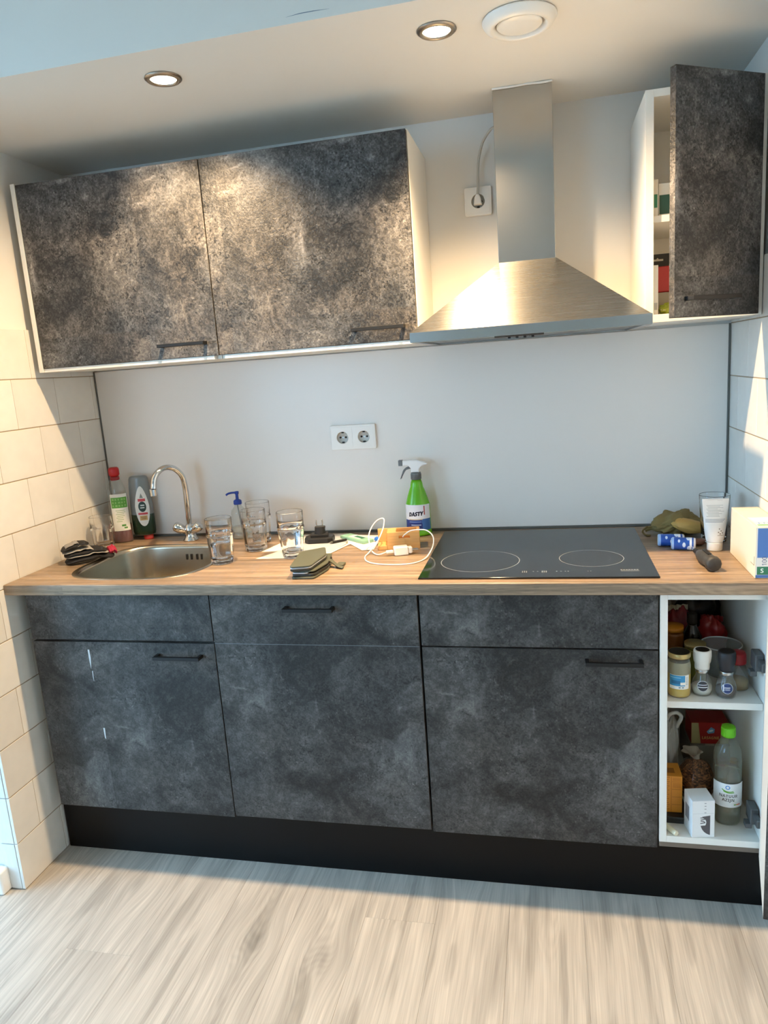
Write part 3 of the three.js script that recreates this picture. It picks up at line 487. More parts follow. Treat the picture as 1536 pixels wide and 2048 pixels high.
  obj('dip_tube', cyl(0.0022, 0.0022, 0.112, 12).rotateZ(0.08).translate(0.003, 0.062, 0), M.petGrey, p);
  obj('pump', [lathe([[0.0001, 0.1212], [0.0135, 0.1212], [0.0145, 0.1235], [0.0140, 0.134], [0.010, 0.1375], [0.0055, 0.139], [0.0050, 0.156], [0.0072, 0.158], [0.0075, 0.1665], [0.0001, 0.1675]], 26), tube([[0, 0.162, 0], [-0.016, 0.1625, 0.002], [-0.030, 0.160, 0.004], [-0.037, 0.1555, 0.005]], 0.0036, 20, 10)], P(0x153f9c, { roughness: 0.3 }), p);
  // trigger spray
  const s = thing('spray_bottle', 'bright green cleaner spray bottle with white trigger head against the panel', 'spray bottle', [1.121, YT + 0.0003, 0.060]);
  const fl = (q) => q.scale(1, 1, 0.85), rb = (y) => (y < 0.014 ? 0.0425 : y < 0.106 ? 0.0405 - (y - 0.014) * 0.01 : mix(0.0395, 0.0165, sstep(0.09, 0.195, y)));
  const pts = [[0.0001, 0.001], [0.040, 0.0005], [0.0425, 0.003]]; for (let y = 0.008; y < 0.184; y += 0.008) pts.push([rb(y) - (Math.abs(y - 0.164) < 0.004 ? 0.001 : 0), y]); pts.push([0.0150, 0.185], [0.0001, 0.185]);
  obj('body', fl(lathe(pts, 44)), P(0x66b81f, { roughness: 0.25 }), s);
  obj('collar', [lathe([[0.0001, 0.1852], [0.0165, 0.1852], [0.0168, 0.204], [0.0155, 0.209], [0.0001, 0.209]], 28), ...Array.from({ length: 24 }, (_, i) => bx(-0.0008, 0.187, 0.0160, 0.0008, 0.203, 0.0175, 0.0003).rotateY(i * Math.PI / 12))], P(0x6d7375, { roughness: 0.45 }), s);
  const head = new THREE.Shape(); head.moveTo(-0.014, 0.209); head.lineTo(-0.014, 0.222); head.lineTo(-0.022, 0.231); head.lineTo(-0.041, 0.2325); head.lineTo(-0.041, 0.2490); head.quadraticCurveTo(-0.01, 0.2515, 0.008, 0.250); head.lineTo(0.040, 0.2375); head.quadraticCurveTo(0.041, 0.2345, 0.036, 0.2335); head.quadraticCurveTo(0.020, 0.230, 0.0145, 0.219); head.lineTo(0.013, 0.209);
  obj('head', extr(head, 0.024, 0.004).translate(0, 0, -0.012), P(0xe9e9e6, { roughness: 0.3 }), s);
  obj('nozzle', bx(-0.055, 0.2315, -0.009, -0.0412, 0.2500, 0.009, 0.0015, 2), P(0x6d7375, { roughness: 0.45 }), s);
  const tg = new THREE.Shape(); tg.moveTo(-0.017, 0.2295); tg.quadraticCurveTo(-0.036, 0.227, -0.042, 0.214); tg.lineTo(-0.0515, 0.190); tg.quadraticCurveTo(-0.052, 0.186, -0.049, 0.189); tg.quadraticCurveTo(-0.038, 0.212, -0.030, 0.218); tg.lineTo(-0.015, 0.2215);
  obj('trigger', extr(tg, 0.014, 0.002).translate(0, 0, -0.007), P(0x666c6e, { roughness: 0.45 }), s);
  const lab = canvas(768, 512, (c, w, h) => {
    c.fillStyle = '#e9eaee'; c.fillRect(0, 0, w, h); c.fillStyle = '#1b3a8a'; c.fillRect(0, 300, w, 212); c.fillStyle = '#3c6fb4'; c.fillRect(500, 285, 268, 227); c.fillStyle = '#b9a98e'; c.fillRect(190, 285, 330, 18); c.fillStyle = '#20307a'; c.fillRect(150, 372, 360, 112); c.fillStyle = '#9fb4dd'; c.fillRect(240, 392, 240, 22); c.fillRect(280, 446, 160, 18); c.fillStyle = '#7f9bd0'; c.fillRect(190, 334, 300, 14);
    c.fillStyle = '#b03a35'; c.fillRect(560, 24, 26, 180); c.save(); c.translate(365, 170); c.rotate(-0.06); c.transform(1.12, 0, -0.28, 1, 0, 0); c.fillStyle = '#14142e'; c.font = 'bold 104px sans-serif'; c.textAlign = 'center'; c.fillText('DASTY', 0, 48); c.lineWidth = 10; c.lineJoin = 'round'; c.strokeStyle = '#14142e'; c.strokeText('DASTY', 0, 48); c.restore();
  });
  obj('label', fl(wrapLabel((y) => rb(y) + 0.0002, 0.020, 0.105, -1.35, 1.35)), print(lab), s);
}
// ---------------------------------------------------------------- things lying on the worktop
function blob(rx, ry, rz, s, amp, fold = 3, n = 56) {                    // a crumpled soft bag resting on y = 0
  const g = grid(n, Math.round(n * 0.6), (u, v) => {
    const a = -u * Math.PI * 2, b = (v - 0.5) * Math.PI, x = Math.cos(b) * Math.cos(a), y = Math.sin(b), z = Math.cos(b) * Math.sin(a);
    const q = fbm(x * fold + 7, y * fold + z * fold + 3, s, 3) - 0.5, w = Math.abs(vn(x * fold * 1.6 + z * 2 + 9, y * fold * 1.6 + 5, s + 9) - 0.5);
    const k = 1 + amp * (q * 1.6 - w * 1.1 + 0.2);
    return [rx * x * k, Math.max(0, ry + ry * y * k), rz * z * k];
  }, true);
  return g;
}
{
  // papers
  const sheet = (pts, y, t = 0.0004) => flat(extr(pts, t), y + t);
  const paper = S(0xe4e0d6, { roughness: 0.85 }), grey = S(0xb4b8bd, { roughness: 0.7 });
  const one = (name, label, cat, pts, y, m) => tag(obj(name, sheet(pts, y), m), label, cat, 'loose papers on the worktop');
  one('paper_sheet', 'white paper sheet lowest of the pile, its corner under the glass', 'paper', [[0.640, 0.262], [0.690, 0.040], [0.865, 0.030], [0.845, 0.260]], YT + 0.0001, paper);
  one('paper_sheet', 'white paper sheet poking forward between glass and wallet', 'paper', [[0.656, 0.350], [0.735, 0.185], [0.900, 0.165], [0.868, 0.352]], YT + 0.0006, paper);
  one('envelope', 'light grey envelope under the black plug adapter', 'envelope', [[0.712, 0.280], [0.765, 0.055], [0.905, 0.062], [0.880, 0.282]], YT + 0.0011, grey);
  one('paper_sheet', 'white paper sheet reaching from the wallet to the wooden block', 'paper', [[0.858, 0.382], [0.905, 0.178], [0.868, 0.052], [1.000, 0.075], [1.010, 0.262], [0.974, 0.268], [0.915, 0.185]], YT + 0.0016, paper);
  // flat mint packet
  const k = thing('packet', 'flat mint green and white packet lying on the papers', 'packet', [0.924, YT + 0.0022, 0.135], -0.72);
  obj('sleeve', bx(-0.068, 0, -0.021, 0.068, 0.010, 0.021, 0.002, 2), P(0x86b39c, { roughness: 0.4 }), k);
  obj('panel', bx(-0.030, 0.0101, -0.019, 0.030, 0.0107, 0.012, 0.0002), S(0xdedfd6), k); obj('dark_panel', bx(-0.012, 0.0108, -0.012, 0.034, 0.0112, 0.004, 0.0002), S(0x2d6b58), k);
  const kw = thing('wrapper', 'small bright blue wrapper half hidden behind the wooden block', 'wrapper', [1.005, YT + 0.0022, 0.155], 0.4);
  obj('film', blob(0.016, 0.008, 0.014, 61, 0.4, 3, 24), P(0x2f6fd0, { roughness: 0.3 }), kw); obj('tear_edge', bx(-0.014, 0.001, 0.012, 0.012, 0.004, 0.015, 0.001), S(0xd8dde6), kw);
  // black travel adapter with pins upwards
  const a = thing('plug_adapter', 'black travel plug adapter lying with its two pins upwards', 'adapter', [0.800, YT + 0.0016, 0.140], 0.15);
  obj('housing', [flat(extr([[-0.050, -0.010], [-0.038, -0.032], [0.036, -0.034], [0.048, -0.012], [0.046, 0.026], [0.030, 0.036], [-0.034, 0.036], [-0.048, 0.022]], 0.018, 0.004), 0.0182), flat(extr([[-0.030, -0.018], [0.026, -0.02], [0.03, 0.018], [-0.028, 0.02]], 0.012, 0.003), 0.028), cyl(0.0165, 0.019, 0.022, 26).translate(0.002, 0.038, 0), bx(-0.014, 0.042, -0.009, 0.020, 0.052, 0.009, 0.003)], S(0x17181a, { roughness: 0.5 }), a);
  for (const x of [-0.0085, 0.0115]) obj('pin', [cyl(0.0022, 0.0024, 0.020, 14).translate(x, 0.062, 0), new THREE.SphereGeometry(0.0022, 12, 8).translate(x, 0.072, 0)], M.steelPin, a);
  const st = thing('stylus', 'short thin black stick lying on papers right of the adapter', 'stick', [0.872, YT + 0.0023, 0.160], 0.75);
  obj('rod', cyl(0.0042, 0.0036, 0.052, 14).rotateZ(Math.PI / 2).translate(0, 0.0042, 0), M.black, st); obj('tip', lathe([[0.0001, 0], [0.004, 0], [0.0022, 0.009], [0.0001, 0.0105]], 14).rotateZ(Math.PI / 2).translate(-0.0262, 0.0042, 0), M.trimGrey, st);
  // olive wallet, folded double and standing open like a clam
  const w = thing('wallet', 'olive leather folding wallet with strap, lying half open on the worktop', 'wallet', [0.885, YT + 0.0003, 0.472], 0);
  const olive = S(0x4f5243, { roughness: 0.62 }), dark = S(0x23241f, { roughness: 0.55 }), silver = S(0xc9ced4, { metalness: 0.6, roughness: 0.3 });
  const slab = (pts, y, t, m, name, par, b = 0.003) => obj(name, flat(extr(roundPoly(pts, 0.012), t, b), y + t), m, par);
  const lo = [[-0.037, 0.098], [0.030, 0.096], [0.046, 0.010], [0.028, -0.10], [-0.022, -0.085]], up = [[-0.036, 0.104], [0.020, 0.090], [0.030, -0.030], [0.002, -0.112], [-0.060, -0.060]];
  slab(lo, 0.0002, 0.006, olive, 'lower_cover', w); slab(lo.map(([x, z]) => [x * 0.96, z * 0.96]), 0.0064, 0.008, dark, 'lower_pocket', w, 0.002);
  slab([[-0.034, 0.0945], [0.012, 0.094], [0.014, 0.02], [-0.03, 0.03]], 0.0146, 0.003, silver, 'card', w, 0.0006);
  slab(lo.map(([x, z]) => [x * 0.97 - 0.001, z * 0.96 - 0.004]), 0.0178, 0.0042, olive, 'inner_flap', w, 0.0015);
  slab(up, 0.0225, 0.006, dark, 'upper_pocket', w, 0.0025); slab(up.map(([x, z]) => [x * 0.99, z * 0.99]), 0.0288, 0.004, silver, 'metal_plate', w, 0.0012); slab(up, 0.0330, 0.005, olive, 'upper_cover', w, 0.0022);
  obj('strap', [grid(24, 1, (u, v) => { const x = 0.022 + u * 0.062; return [x, 0.016 + 0.012 * Math.sin(u * 4.4) * (1 - u) + (v - 0.5) * 0.0001 - u * 0.012, -0.045 + v * 0.02 + u * 0.03]; }), grid(24, 1, (u, v) => { const x = 0.022 + (1 - u) * 0.062, q = 1 - u; return [x, 0.0135 + 0.012 * Math.sin(q * 4.4) * (1 - q) - q * 0.012, -0.045 + v * 0.02 + q * 0.03]; }), bx(0.058, 0.0005, -0.052, 0.080, 0.008, -0.02, 0.003)], S(0x565848, { roughness: 0.6, side: THREE.DoubleSide }), w);
  // bamboo block
  const bm = new THREE.MeshPhysicalMaterial({ roughness: 0.5, map: tex(256, 256, (u, v) => { const q = (1 + 0.10 * (fbm(u * 3, v * 40, 400, 3, 3, 40) - 0.5) + 0.04 * (vn(0.5, v * 10, 7, 0, 10) - 0.5)); return [0.83 * q, 0.63 * q, 0.38 * q]; }) });
  const b = thing('phone_stand', 'small bamboo block with slots, the white cable threaded through it', 'stand', [1.098, YT + 0.0003, 0.225], 0.17);
  const uvm = (g) => metric(g, 0, 0, 8, 8);
  const top = new THREE.Shape([[-0.048, -0.036], [0.052, -0.036], [0.052, 0.030], [-0.048, 0.030]].map((q) => new THREE.Vector2(...q))); top.holes.push(new THREE.Path([[-0.012, -0.020], [-0.012, 0.012], [0.040, 0.012], [0.040, -0.020]].map((q) => new THREE.Vector2(...q))));
  const front = new THREE.Shape([[-0.048, 0], [0.052, 0], [0.052, 0.054], [-0.048, 0.054]].map((q) => new THREE.Vector2(...q))); { const o = new THREE.Path(); o.moveTo(-0.012, 0.034); o.lineTo(-0.012, 0.042); o.lineTo(0.022, 0.042); o.lineTo(0.022, 0.034); o.closePath(); front.holes.push(o); }
  obj('block', [uvm(extr(front, 0.009, 0.0008).translate(0, 0, 0.021)), uvm(bx(-0.048, 0, -0.036, 0.052, 0.054, -0.028, 0.0008)), uvm(bx(0.043, 0, -0.028, 0.052, 0.054, 0.021, 0.0008)), uvm(bx(-0.048, 0, -0.028, -0.020, 0.0535, 0.021, 0.0008)), uvm(bx(-0.020, 0, -0.028, 0.043, 0.02, 0.021, 0))], bm, b);
  obj('ledge', uvm(bx(-0.079, 0, -0.034, -0.0482, 0.013, 0.030, 0.0015)), bm, b); obj('back_wall', uvm(bx(-0.079, 0.0132, -0.036, -0.0482, 0.0545, -0.026, 0.001)), bm, b);
  // charger and its cable
  const ch = thing('phone_charger', 'white phone charger plug lying in front of the bamboo block', 'charger', [1.108, YT + 0.0003, 0.322], 0.36);
  obj('housing', bx(-0.020, 0, -0.014, 0.022, 0.027, 0.014, 0.004, 3), M.plastic, ch); obj('face', bx(0.0222, 0.003, -0.011, 0.035, 0.023, 0.011, 0.004, 2), M.plastic, ch);
  for (const z of [-0.006, 0.006]) obj('pin', cyl(0.002, 0.002, 0.018, 12).rotateZ(Math.PI / 2).translate(0.0442, 0.013, z), M.steelPin, ch);
  const cb = thing('charging_cable', 'thin white charging cable looping up and over the bamboo block', 'cable');
  obj('plug', bx(-0.011, -0.004, -0.0065, 0.010, 0.004, 0.0065, 0.002, 2).rotateY(0.36).translate(1.0775, YT + 0.013, 0.3335), M.plastic, cb);
  obj('wire', tube([[1.068, 0.9415, 0.337], [1.045, 0.934, 0.335], [1.022, 0.9335, 0.312], [1.008, 0.944, 0.29], [1.001, 0.979, 0.27], [1.010, 1.004, 0.25], [1.028, 1.021, 0.24], [1.044, 1.023, 0.24], [1.046, 1.008, 0.25], [1.041, 0.984, 0.272], [1.026, 0.955, 0.295], [1.007, 0.934, 0.312], [1.004, 0.9315, 0.345], [1.020, 0.9313, 0.395], [1.050, 0.9313, 0.424], [1.105, 0.9313, 0.437], [1.160, 0.9313, 0.427], [1.188, 0.932, 0.388], [1.2, 0.941, 0.345], [1.207, 0.960, 0.315], [1.204, 0.980, 0.30], [1.185, 0.994, 0.288], [1.158, 0.996, 0.282], [1.131, 0.991, 0.277], [1.113, 0.978, 0.272], [1.104, 0.968, 0.255]], 0.0019, 220, 8), M.plastic, cb);
  // crumpled glove by the sink
  const gl = thing('scrub_cloth', 'crumpled black and white cloth with a red end at the left sink rim', 'cloth', [0.070, YT + 0.0022, 0.345], 0.75);
  const black = S(0x17171a, { roughness: 0.85 }), wh = S(0xa09c96, { roughness: 0.9 }), red = S(0xa01c3a, { roughness: 0.8 });
  const ribbon = (w0, y0, s, len, thick, m, name, x0 = -0.07, tilt = 0) => obj(name, grid(40, 12, (u, v) => { const a = v * Math.PI * 2, x = x0 + u * len, e = Math.sin(Math.min(1, u * 8) * 1.57) * Math.sin(Math.min(1, (1 - u) * 8) * 1.57), cy = y0 + (fbm(u * 4, 3.3, 3, 2) - 0.5) * 0.018 + (fbm(u * 5, s, s, 2) - 0.5) * 0.004 + u * tilt, cz = (fbm(u * 3 + 5, 3.3, 6, 2) - 0.5) * 0.03 + (fbm(u * 3, s, s + 3, 2) - 0.5) * 0.008; return [x, Math.max(0.0002, cy + Math.sin(a) * thick * (0.3 + 0.7 * e)), cz + Math.cos(a) * w0 * (0.35 + 0.65 * e)]; }), m, gl);
  ribbon(0.046, 0.010, 3, 0.15, 0.010, black, 'fold'); ribbon(0.0435, 0.0235, 9, 0.135, 0.0022, wh, 'stripe'); ribbon(0.042, 0.0310, 14, 0.13, 0.0065, black, 'fold'); ribbon(0.036, 0.0395, 21, 0.10, 0.0022, wh, 'stripe', -0.075); ribbon(0.034, 0.048, 28, 0.085, 0.006, black, 'fold', -0.078, 0.012); ribbon(0.026, 0.0545, 33, 0.05, 0.0022, S(0x8a8683, { roughness: 0.9 }), 'stripe', -0.07, 0.01);
  ribbon(0.030, 0.020, 40, 0.030, 0.012, red, 'red_end', 0.060);
}
// ---------------------------------------------------------------- right-hand corner of the worktop
{
  const bag = thing('cloth_pouch', 'olive brown drawstring pouch slumped in the right corner of the worktop', 'pouch', [1.916, YT + 0.0008, 0.112], -0.12);
  const oliveCloth = S(0x7d6c40, { roughness: 0.9, bumpMap: plasterB(), bumpScale: 0.0008 });
  function plasterB() { return tex(128, 128, (u, v) => { const k = 0.5 + 0.5 * Math.sin(u * 400) * Math.sin(v * 400); return [k, k, k]; }, false); }
  const sack = blob(0.067, 0.040, 0.058, 71, 0.34, 2.6); { const p = sack.attributes.position; for (let i = 0; i < p.count; i++) { const x = p.getX(i), f = 0.98 - 4.2 * Math.sqrt((x - 0.014) ** 2 + 0.0010) + 0.06 * Math.sin(p.getX(i) * 90 + p.getZ(i) * 50); p.setY(i, p.getY(i) * Math.max(0.35, f)); } sack.computeVertexNormals(); }
  obj('sack', sack, oliveCloth, bag);
  obj('gathered_neck', [grid(24, 14, (u, v) => { const a = -u * Math.PI * 2, r = (v > 0.97 ? 0.0005 : mix(0.021, 0.0085, sstep(0, 0.55, v)) + 0.002 * sstep(0.75, 0.95, v)) * (1 + 0.16 * Math.cos(a * 6)); return [-0.050 - v * 0.040, 0.023 - v * 0.011 + Math.sin(a) * r * 0.75, Math.cos(a) * r + 0.008]; }, true)], oliveCloth, bag);
  obj('cord', tube([[-0.082, 0.024, 0.02], [-0.096, 0.012, 0.03], [-0.088, 0.003, 0.042], [-0.074, 0.003, 0.046], [-0.085, 0.003, 0.052]], 0.0028, 30, 8), S(0x5d4c26, { roughness: 0.9 }), bag);
  obj('tan_flap', blob(0.046, 0.020, 0.026, 83, 0.18, 1.8).rotateZ(-0.20).translate(0.028, 0.014, 0.052), S(0xc49a52, { roughness: 0.6 }), bag);
  // two small cans lying on their sides
  const blue = canvas(256, 256, (c, w, h) => { c.fillStyle = '#2455ae'; c.fillRect(0, 0, w, h); c.fillStyle = '#9fc0ea'; c.fillRect(0, 0, 26, h); c.fillStyle = '#cfe0f5'; for (let i = 0; i < 9; i++) { c.beginPath(); c.arc(70 + (i * 53) % 150, 20 + i * 27, 12 + (i % 3) * 5, 0, 7); c.fill(); } c.fillStyle = '#e8eef8'; c.fillRect(190, 0, 24, h); c.fillStyle = '#d8dfec'; c.fillRect(232, 0, 24, h); });
  const cm = print(blue, { roughness: 0.3 });
  const can = (at, turn, label, len) => { const t = thing('small_can', label, 'can', at, turn, 'small blue cans by the pouch'); const g = lathe([[0.0001, 0], [0.0150, 0], [0.0168, 0.0015], [0.0172, 0.004], [0.0172, len - 0.006], [0.0150, len - 0.001], [0.0001, len]], 30); g.rotateZ(-Math.PI / 2); const p = g.attributes.position, u = g.attributes.uv; for (let i = 0; i < p.count; i++) u.setXY(i, p.getX(i) / len, Math.atan2(p.getY(i), p.getZ(i)) / 6.283 + 0.5); g.translate(0, 0.0174, 0); obj('body', g, cm, t); obj('end', cyl(0.0145, 0.0145, 0.0012, 26).rotateZ(Math.PI / 2).translate(-0.0007, 0.0174, 0), S(0xc6d6dd, { roughness: 0.3, metalness: 0.3 }), t); return t; };
  can([1.872, YT + 0.0004, 0.302], -0.18, 'small blue patterned can lying in front, nearest the dark tool handle', 0.062);
  can([1.842, YT + 0.0004, 0.262], -0.10, 'small blue can lying behind another, its pale round end showing', 0.070);
  const pk = thing('wrapped_sweet', 'small dull pink wrapped lump beside the pouch', 'sweet', [1.950, YT + 0.0004, 0.262], 0.3);
  obj('lump', blob(0.018, 0.010, 0.012, 91, 0.2, 2, 24), S(0x8d5f4c, { roughness: 0.5 }), pk); obj('twist', blob(0.008, 0.005, 0.006, 93, 0.4, 4, 20).translate(-0.022, 0, 0), S(0x9a6c58), pk);
  // dark handled tool
  const h = thing('screwdriver', 'dark grey handled tool with a short metal tip lying on the oak worktop', 'tool', [1.936, YT + 0.0004, 0.520], 0);
  const hp = lathe([[0.0001, 0], [0.014, 0.001], [0.0185, 0.006], [0.0195, 0.016], [0.0170, 0.032], [0.0165, 0.050], [0.0185, 0.072], [0.0165, 0.098], [0.0115, 0.118], [0.0085, 0.126], [0.0001, 0.127]], 12).rotateX(-Math.PI / 2 - 0.03).rotateY(0.10).translate(0, 0.0196, 0.010);
  obj('handle', hp, S(0x35332f, { roughness: 0.55 }), h);
  obj('grip_inlay', bx(-0.006, 0.0345, -0.075, 0.004, 0.0375, -0.030, 0.0012).rotateY(0.1), M.black, h);
  obj('collar', cyl(0.006, 0.008, 0.040, 18).rotateX(-Math.PI / 2 - 0.03).rotateY(0.10).translate(-0.0128, 0.0135, -0.134), M.blackMatt, h);
  obj('tip', cyl(0.004, 0.006, 0.022, 16).rotateX(-Math.PI / 2 + 0.1).rotateY(0.10).translate(-0.0158, 0.0128, -0.164), M.chrome, h);
  // white tube standing on its cap
  const t = thing('cream_tube', 'white cream tube standing on its cap in front of the smooth glass', 'tube', [1.981, YT + 0.0003, 0.312], 0);
  const tb = grid(48, 14, (u, v) => { const a = -u * Math.PI * 2, y = 0.024 + v * 0.112, k = sstep(0.0, 1, v), rx = mix(0.0205, 0.0335, Math.pow(v, 0.55)), rz = mix(0.0195, 0.0012, k); return [rx * Math.cos(a), y, rz * Math.sin(a)]; }, true);
  { const p = tb.attributes.position, u = tb.attributes.uv; for (let i = 0; i < p.count; i++) u.setXY(i, p.getX(i) / 0.067 + 0.5, (p.getY(i) - 0.024) / 0.112); }
  obj('body', [tb, bx(-0.0335, 0.1355, -0.0014, 0.0335, 0.142, 0.0014, 0.0005)], print(canvas(256, 448, (c, w, h) => { c.fillStyle = '#e9e7e1'; c.fillRect(0, 0, w, h); c.fillStyle = '#b3b3b0'; for (let i = 0; i < 10; i++) c.fillRect(40 + (i % 3) * 8, 46 + i * 13, 160 - (i * 37) % 60, 5); c.fillStyle = '#8f9297'; for (let i = 0; i < 3; i++) c.fillRect(30, 196 + i * 14, 190 - i * 12, 6); c.fillStyle = '#8a7f72'; for (const [x, y] of [[160, 300], [176, 322], [150, 336], [190, 344], [166, 352]]) { c.beginPath(); c.arc(x, y, 7, 0, 7); c.fill(); } c.fillRect(140, 366, 60, 5); })), t);
  obj('cap', lathe([[0.0001, 0], [0.0185, 0], [0.0195, 0.002], [0.0200, 0.021], [0.0192, 0.0235], [0.0001, 0.0238]], 36), M.plastic, t);
  // glove box
  const g = thing('glove_box', 'cream carton of disposable gloves with blue and green printed end at the right wall', 'box', [2.0455, YT + 0.0003, 0.463], 0);
  obj('carton', bx(-0.0325, 0, -0.119, 0.0325, 0.124, 0.119, 0.0012), S(0xdcd2bd, { roughness: 0.6 }), g);
  obj('end_print', (() => { const q = new THREE.PlaneGeometry(0.062, 0.121).translate(0, 0.062, 0.1193); return q; })(), print(canvas(256, 512, (c, w, h) => { c.fillStyle = '#e8e6e0'; c.fillRect(0, 0, w, h); c.fillStyle = '#4a77b8'; c.fillRect(10, 4, w, 300); c.fillStyle = '#e8e6e0'; c.fillRect(0, 304, w, 90); c.save(); c.translate(96, 392); c.rotate(-Math.PI / 2); c.fillStyle = '#33406a'; c.font = '58px sans-serif'; c.fillText('100', 4, 0); c.restore(); c.fillStyle = '#2e7a5a'; c.fillRect(10, 396, w, 84); c.fillStyle = '#e9efe6'; c.font = 'bold 62px sans-serif'; c.fillText('S', 40, 460); c.fillStyle = '#4a77b8'; c.fillRect(0, 482, w, 30); })), g);
  obj('top_print', new THREE.PlaneGeometry(0.058, 0.10).rotateX(-Math.PI / 2).translate(0.003, 0.1243, 0.060), print(canvas(256, 448, (c, w, h) => { c.fillStyle = '#e9e3d6'; c.fillRect(0, 0, w, h); c.fillStyle = '#3f78b8'; c.font = 'bold 90px sans-serif'; c.fillText('EN', 30, 330); c.fillStyle = '#c9d8e6'; c.fillRect(20, 40, 220, 170); c.fillStyle = '#5aa24a'; c.fillRect(10, 360, 240, 50); })), g);
  obj('side_mark', [bx(-0.0333, 0.030, 0.082, -0.0326, 0.0315, 0.112, 0).rotateX(0), bx(-0.0333, 0.030, 0.110, -0.0326, 0.052, 0.1115, 0)], S(0xa59c88), g);
}
// ---------------------------------------------------------------- groceries in the open base cupboard
{
  const Y1 = 0.5995, Y0 = 0.2254;
  const lidDark = S(0x23221d, { roughness: 0.4, metalness: 0.5 }), gold = S(0xb6a370, { metalness: 0.8, roughness: 0.35 });
  const j = thing('jar', 'glass jar of yellow sauce with blue label at the front of the shelf', 'jar', [1.8575, Y1, 0.518]);
  obj('glass', lathe([[0.0001, 0.0005], [0.025, 0.0003], [0.0285, 0.004], [0.0285, 0.085], [0.026, 0.096], [0.025, 0.104], [0.0001, 0.104]], 40), M.pet, j);
  obj('contents', [lathe([[0.0001, 0.002], [0.0255, 0.002], [0.0275, 0.006], [0.0275, 0.062], [0.0001, 0.064]], 40)], P(0xcfae3a, { roughness: 0.5 }), j);
  obj('film', lathe([[0.0276, 0.0625], [0.0277, 0.083], [0.0255, 0.094], [0.0248, 0.094], [0.0268, 0.083], [0.0268, 0.0625]], 40), P(0xa8a27e, { roughness: 0.6, transmission: 0.3, thickness: 0 }), j);
  obj('lid', lathe([[0.0001, 0.1045], [0.0262, 0.1045], [0.0275, 0.107], [0.0275, 0.112], [0.0272, 0.1165], [0.0258, 0.1185], [0.0255, 0.117], [0.0001, 0.117]], 40), gold, j); obj('lid_top', lathe([[0.0001, 0.1182], [0.0252, 0.1182], [0.0252, 0.1175], [0.0001, 0.1172]], 36), lidDark, j);
  obj('label', wrapLabel(0.0286, 0.026, 0.064, -1.0, 0.75), print(canvas(384, 256, (c, w, h) => { c.fillStyle = '#e4e6e0'; c.fillRect(0, 0, w, h); c.fillStyle = '#2e8cc0'; c.fillRect(0, 8, 300, 190); c.fillStyle = '#7fbbd8'; c.fillRect(20, 40, 200, 14); c.fillStyle = '#206a98'; c.fillRect(40, 100, 170, 60); c.fillStyle = '#eef0ea'; c.fillRect(210, 130, 90, 50); c.fillStyle = '#5b7d92'; c.fillRect(180, 214, 36, 20); c.fillRect(240, 214, 36, 20); for (let i = 0; i < 7; i++) c.fillRect(320, 40 + i * 22, 36, 6); })), j);
  const grinder = (at, label, top, fillC, labC) => {
    const g = thing('spice_grinder', label, 'grinder', at, 0, 'spice grinders on the cupboard shelf');
    obj('glass', lathe([[0.0001, 0.0005], [0.020, 0.0003], [0.0225, 0.003], [0.0250, 0.014], [0.0250, 0.026], [0.021, 0.042], [0.0155, 0.052], [0.0145, 0.060], [0.0145, 0.068], [0.0001, 0.068]], 36), M.pet, g);
    obj('contents', lathe([[0.0001, 0.004], [0.0195, 0.004], [0.0238, 0.014], [0.0238, 0.024], [0.0001, 0.026]], 36), fillC, g);
    obj('neck_ring', lathe([[0.0146, 0.060], [0.0165, 0.062], [0.0165, 0.068], [0.0146, 0.069]], 30), M.steelPin, g);
    obj('cap', lathe([[0.0001, 0.0695], [0.0175, 0.0695], [0.0180, 0.075], [0.0178, 0.084], [0.0205, 0.090], [0.0222, 0.104], [0.0215, 0.118], [0.0195, 0.1215], [0.0175, 0.1205], [0.0001, 0.1200]], 36), top, g);
    obj('cap_disc', lathe([[0.0001, 0.1212], [0.0165, 0.1210], [0.0165, 0.1203], [0.0001, 0.1202]], 30), M.black, g);
    obj('label', grid(20, 8, (u, v) => { const a = u * 6.2832, r = v * 0.0135, x = r * Math.cos(a), y = 0.030 + r * Math.sin(a), R = (y < 0.026 ? 0.0253 : mix(0.0254, 0.0205, (y - 0.026) / 0.017)); return [x - 0.002, y, Math.sqrt(Math.max(0, (R + 0.0006) ** 2 - x * x))]; }), labC, g);
    { const l = g.children[g.children.length - 1].geometry, p = l.attributes.position, u = l.attributes.uv; for (let i = 0; i < p.count; i++) u.setXY(i, (p.getX(i) + 0.0155) / 0.027, (p.getY(i) - 0.0165) / 0.027); l.computeVertexNormals(); }
    return g;
  };
  const round = (bg, bars) => print(canvas(128, 128, (c, w, h) => { c.fillStyle = '#c9ccd0'; c.fillRect(0, 0, w, h); c.fillStyle = bg; c.beginPath(); c.arc(64, 64, 58, 0, 7); c.fill(); c.fillStyle = '#d5d8dc'; for (const b of bars) c.fillRect(...b); }), { side: THREE.DoubleSide });
  grinder([1.9145, Y1, 0.510], 'salt grinder with a white cap in the middle of the shelf front', P(0xdedcd4, { roughness: 0.35 }), S(0xd3d0c6, { roughness: 0.8 }), round('#2b2e36', [[14, 44, 100, 8], [10, 70, 108, 10]]));
  grinder([1.9700, Y1, 0.520], 'pepper grinder with a black cap beside the red-lidded shaker', S(0x1b1d24, { roughness: 0.4 }), S(0x4c4038, { roughness: 0.9 }), round('#22396b', [[30, 50, 66, 10], [36, 72, 56, 8], [16, 24, 12, 70]]));
  const r = thing('spice_shaker', 'glass spice shaker with a dark red lid at the right of the shelf', 'shaker', [2.0085, Y1, 0.468]);
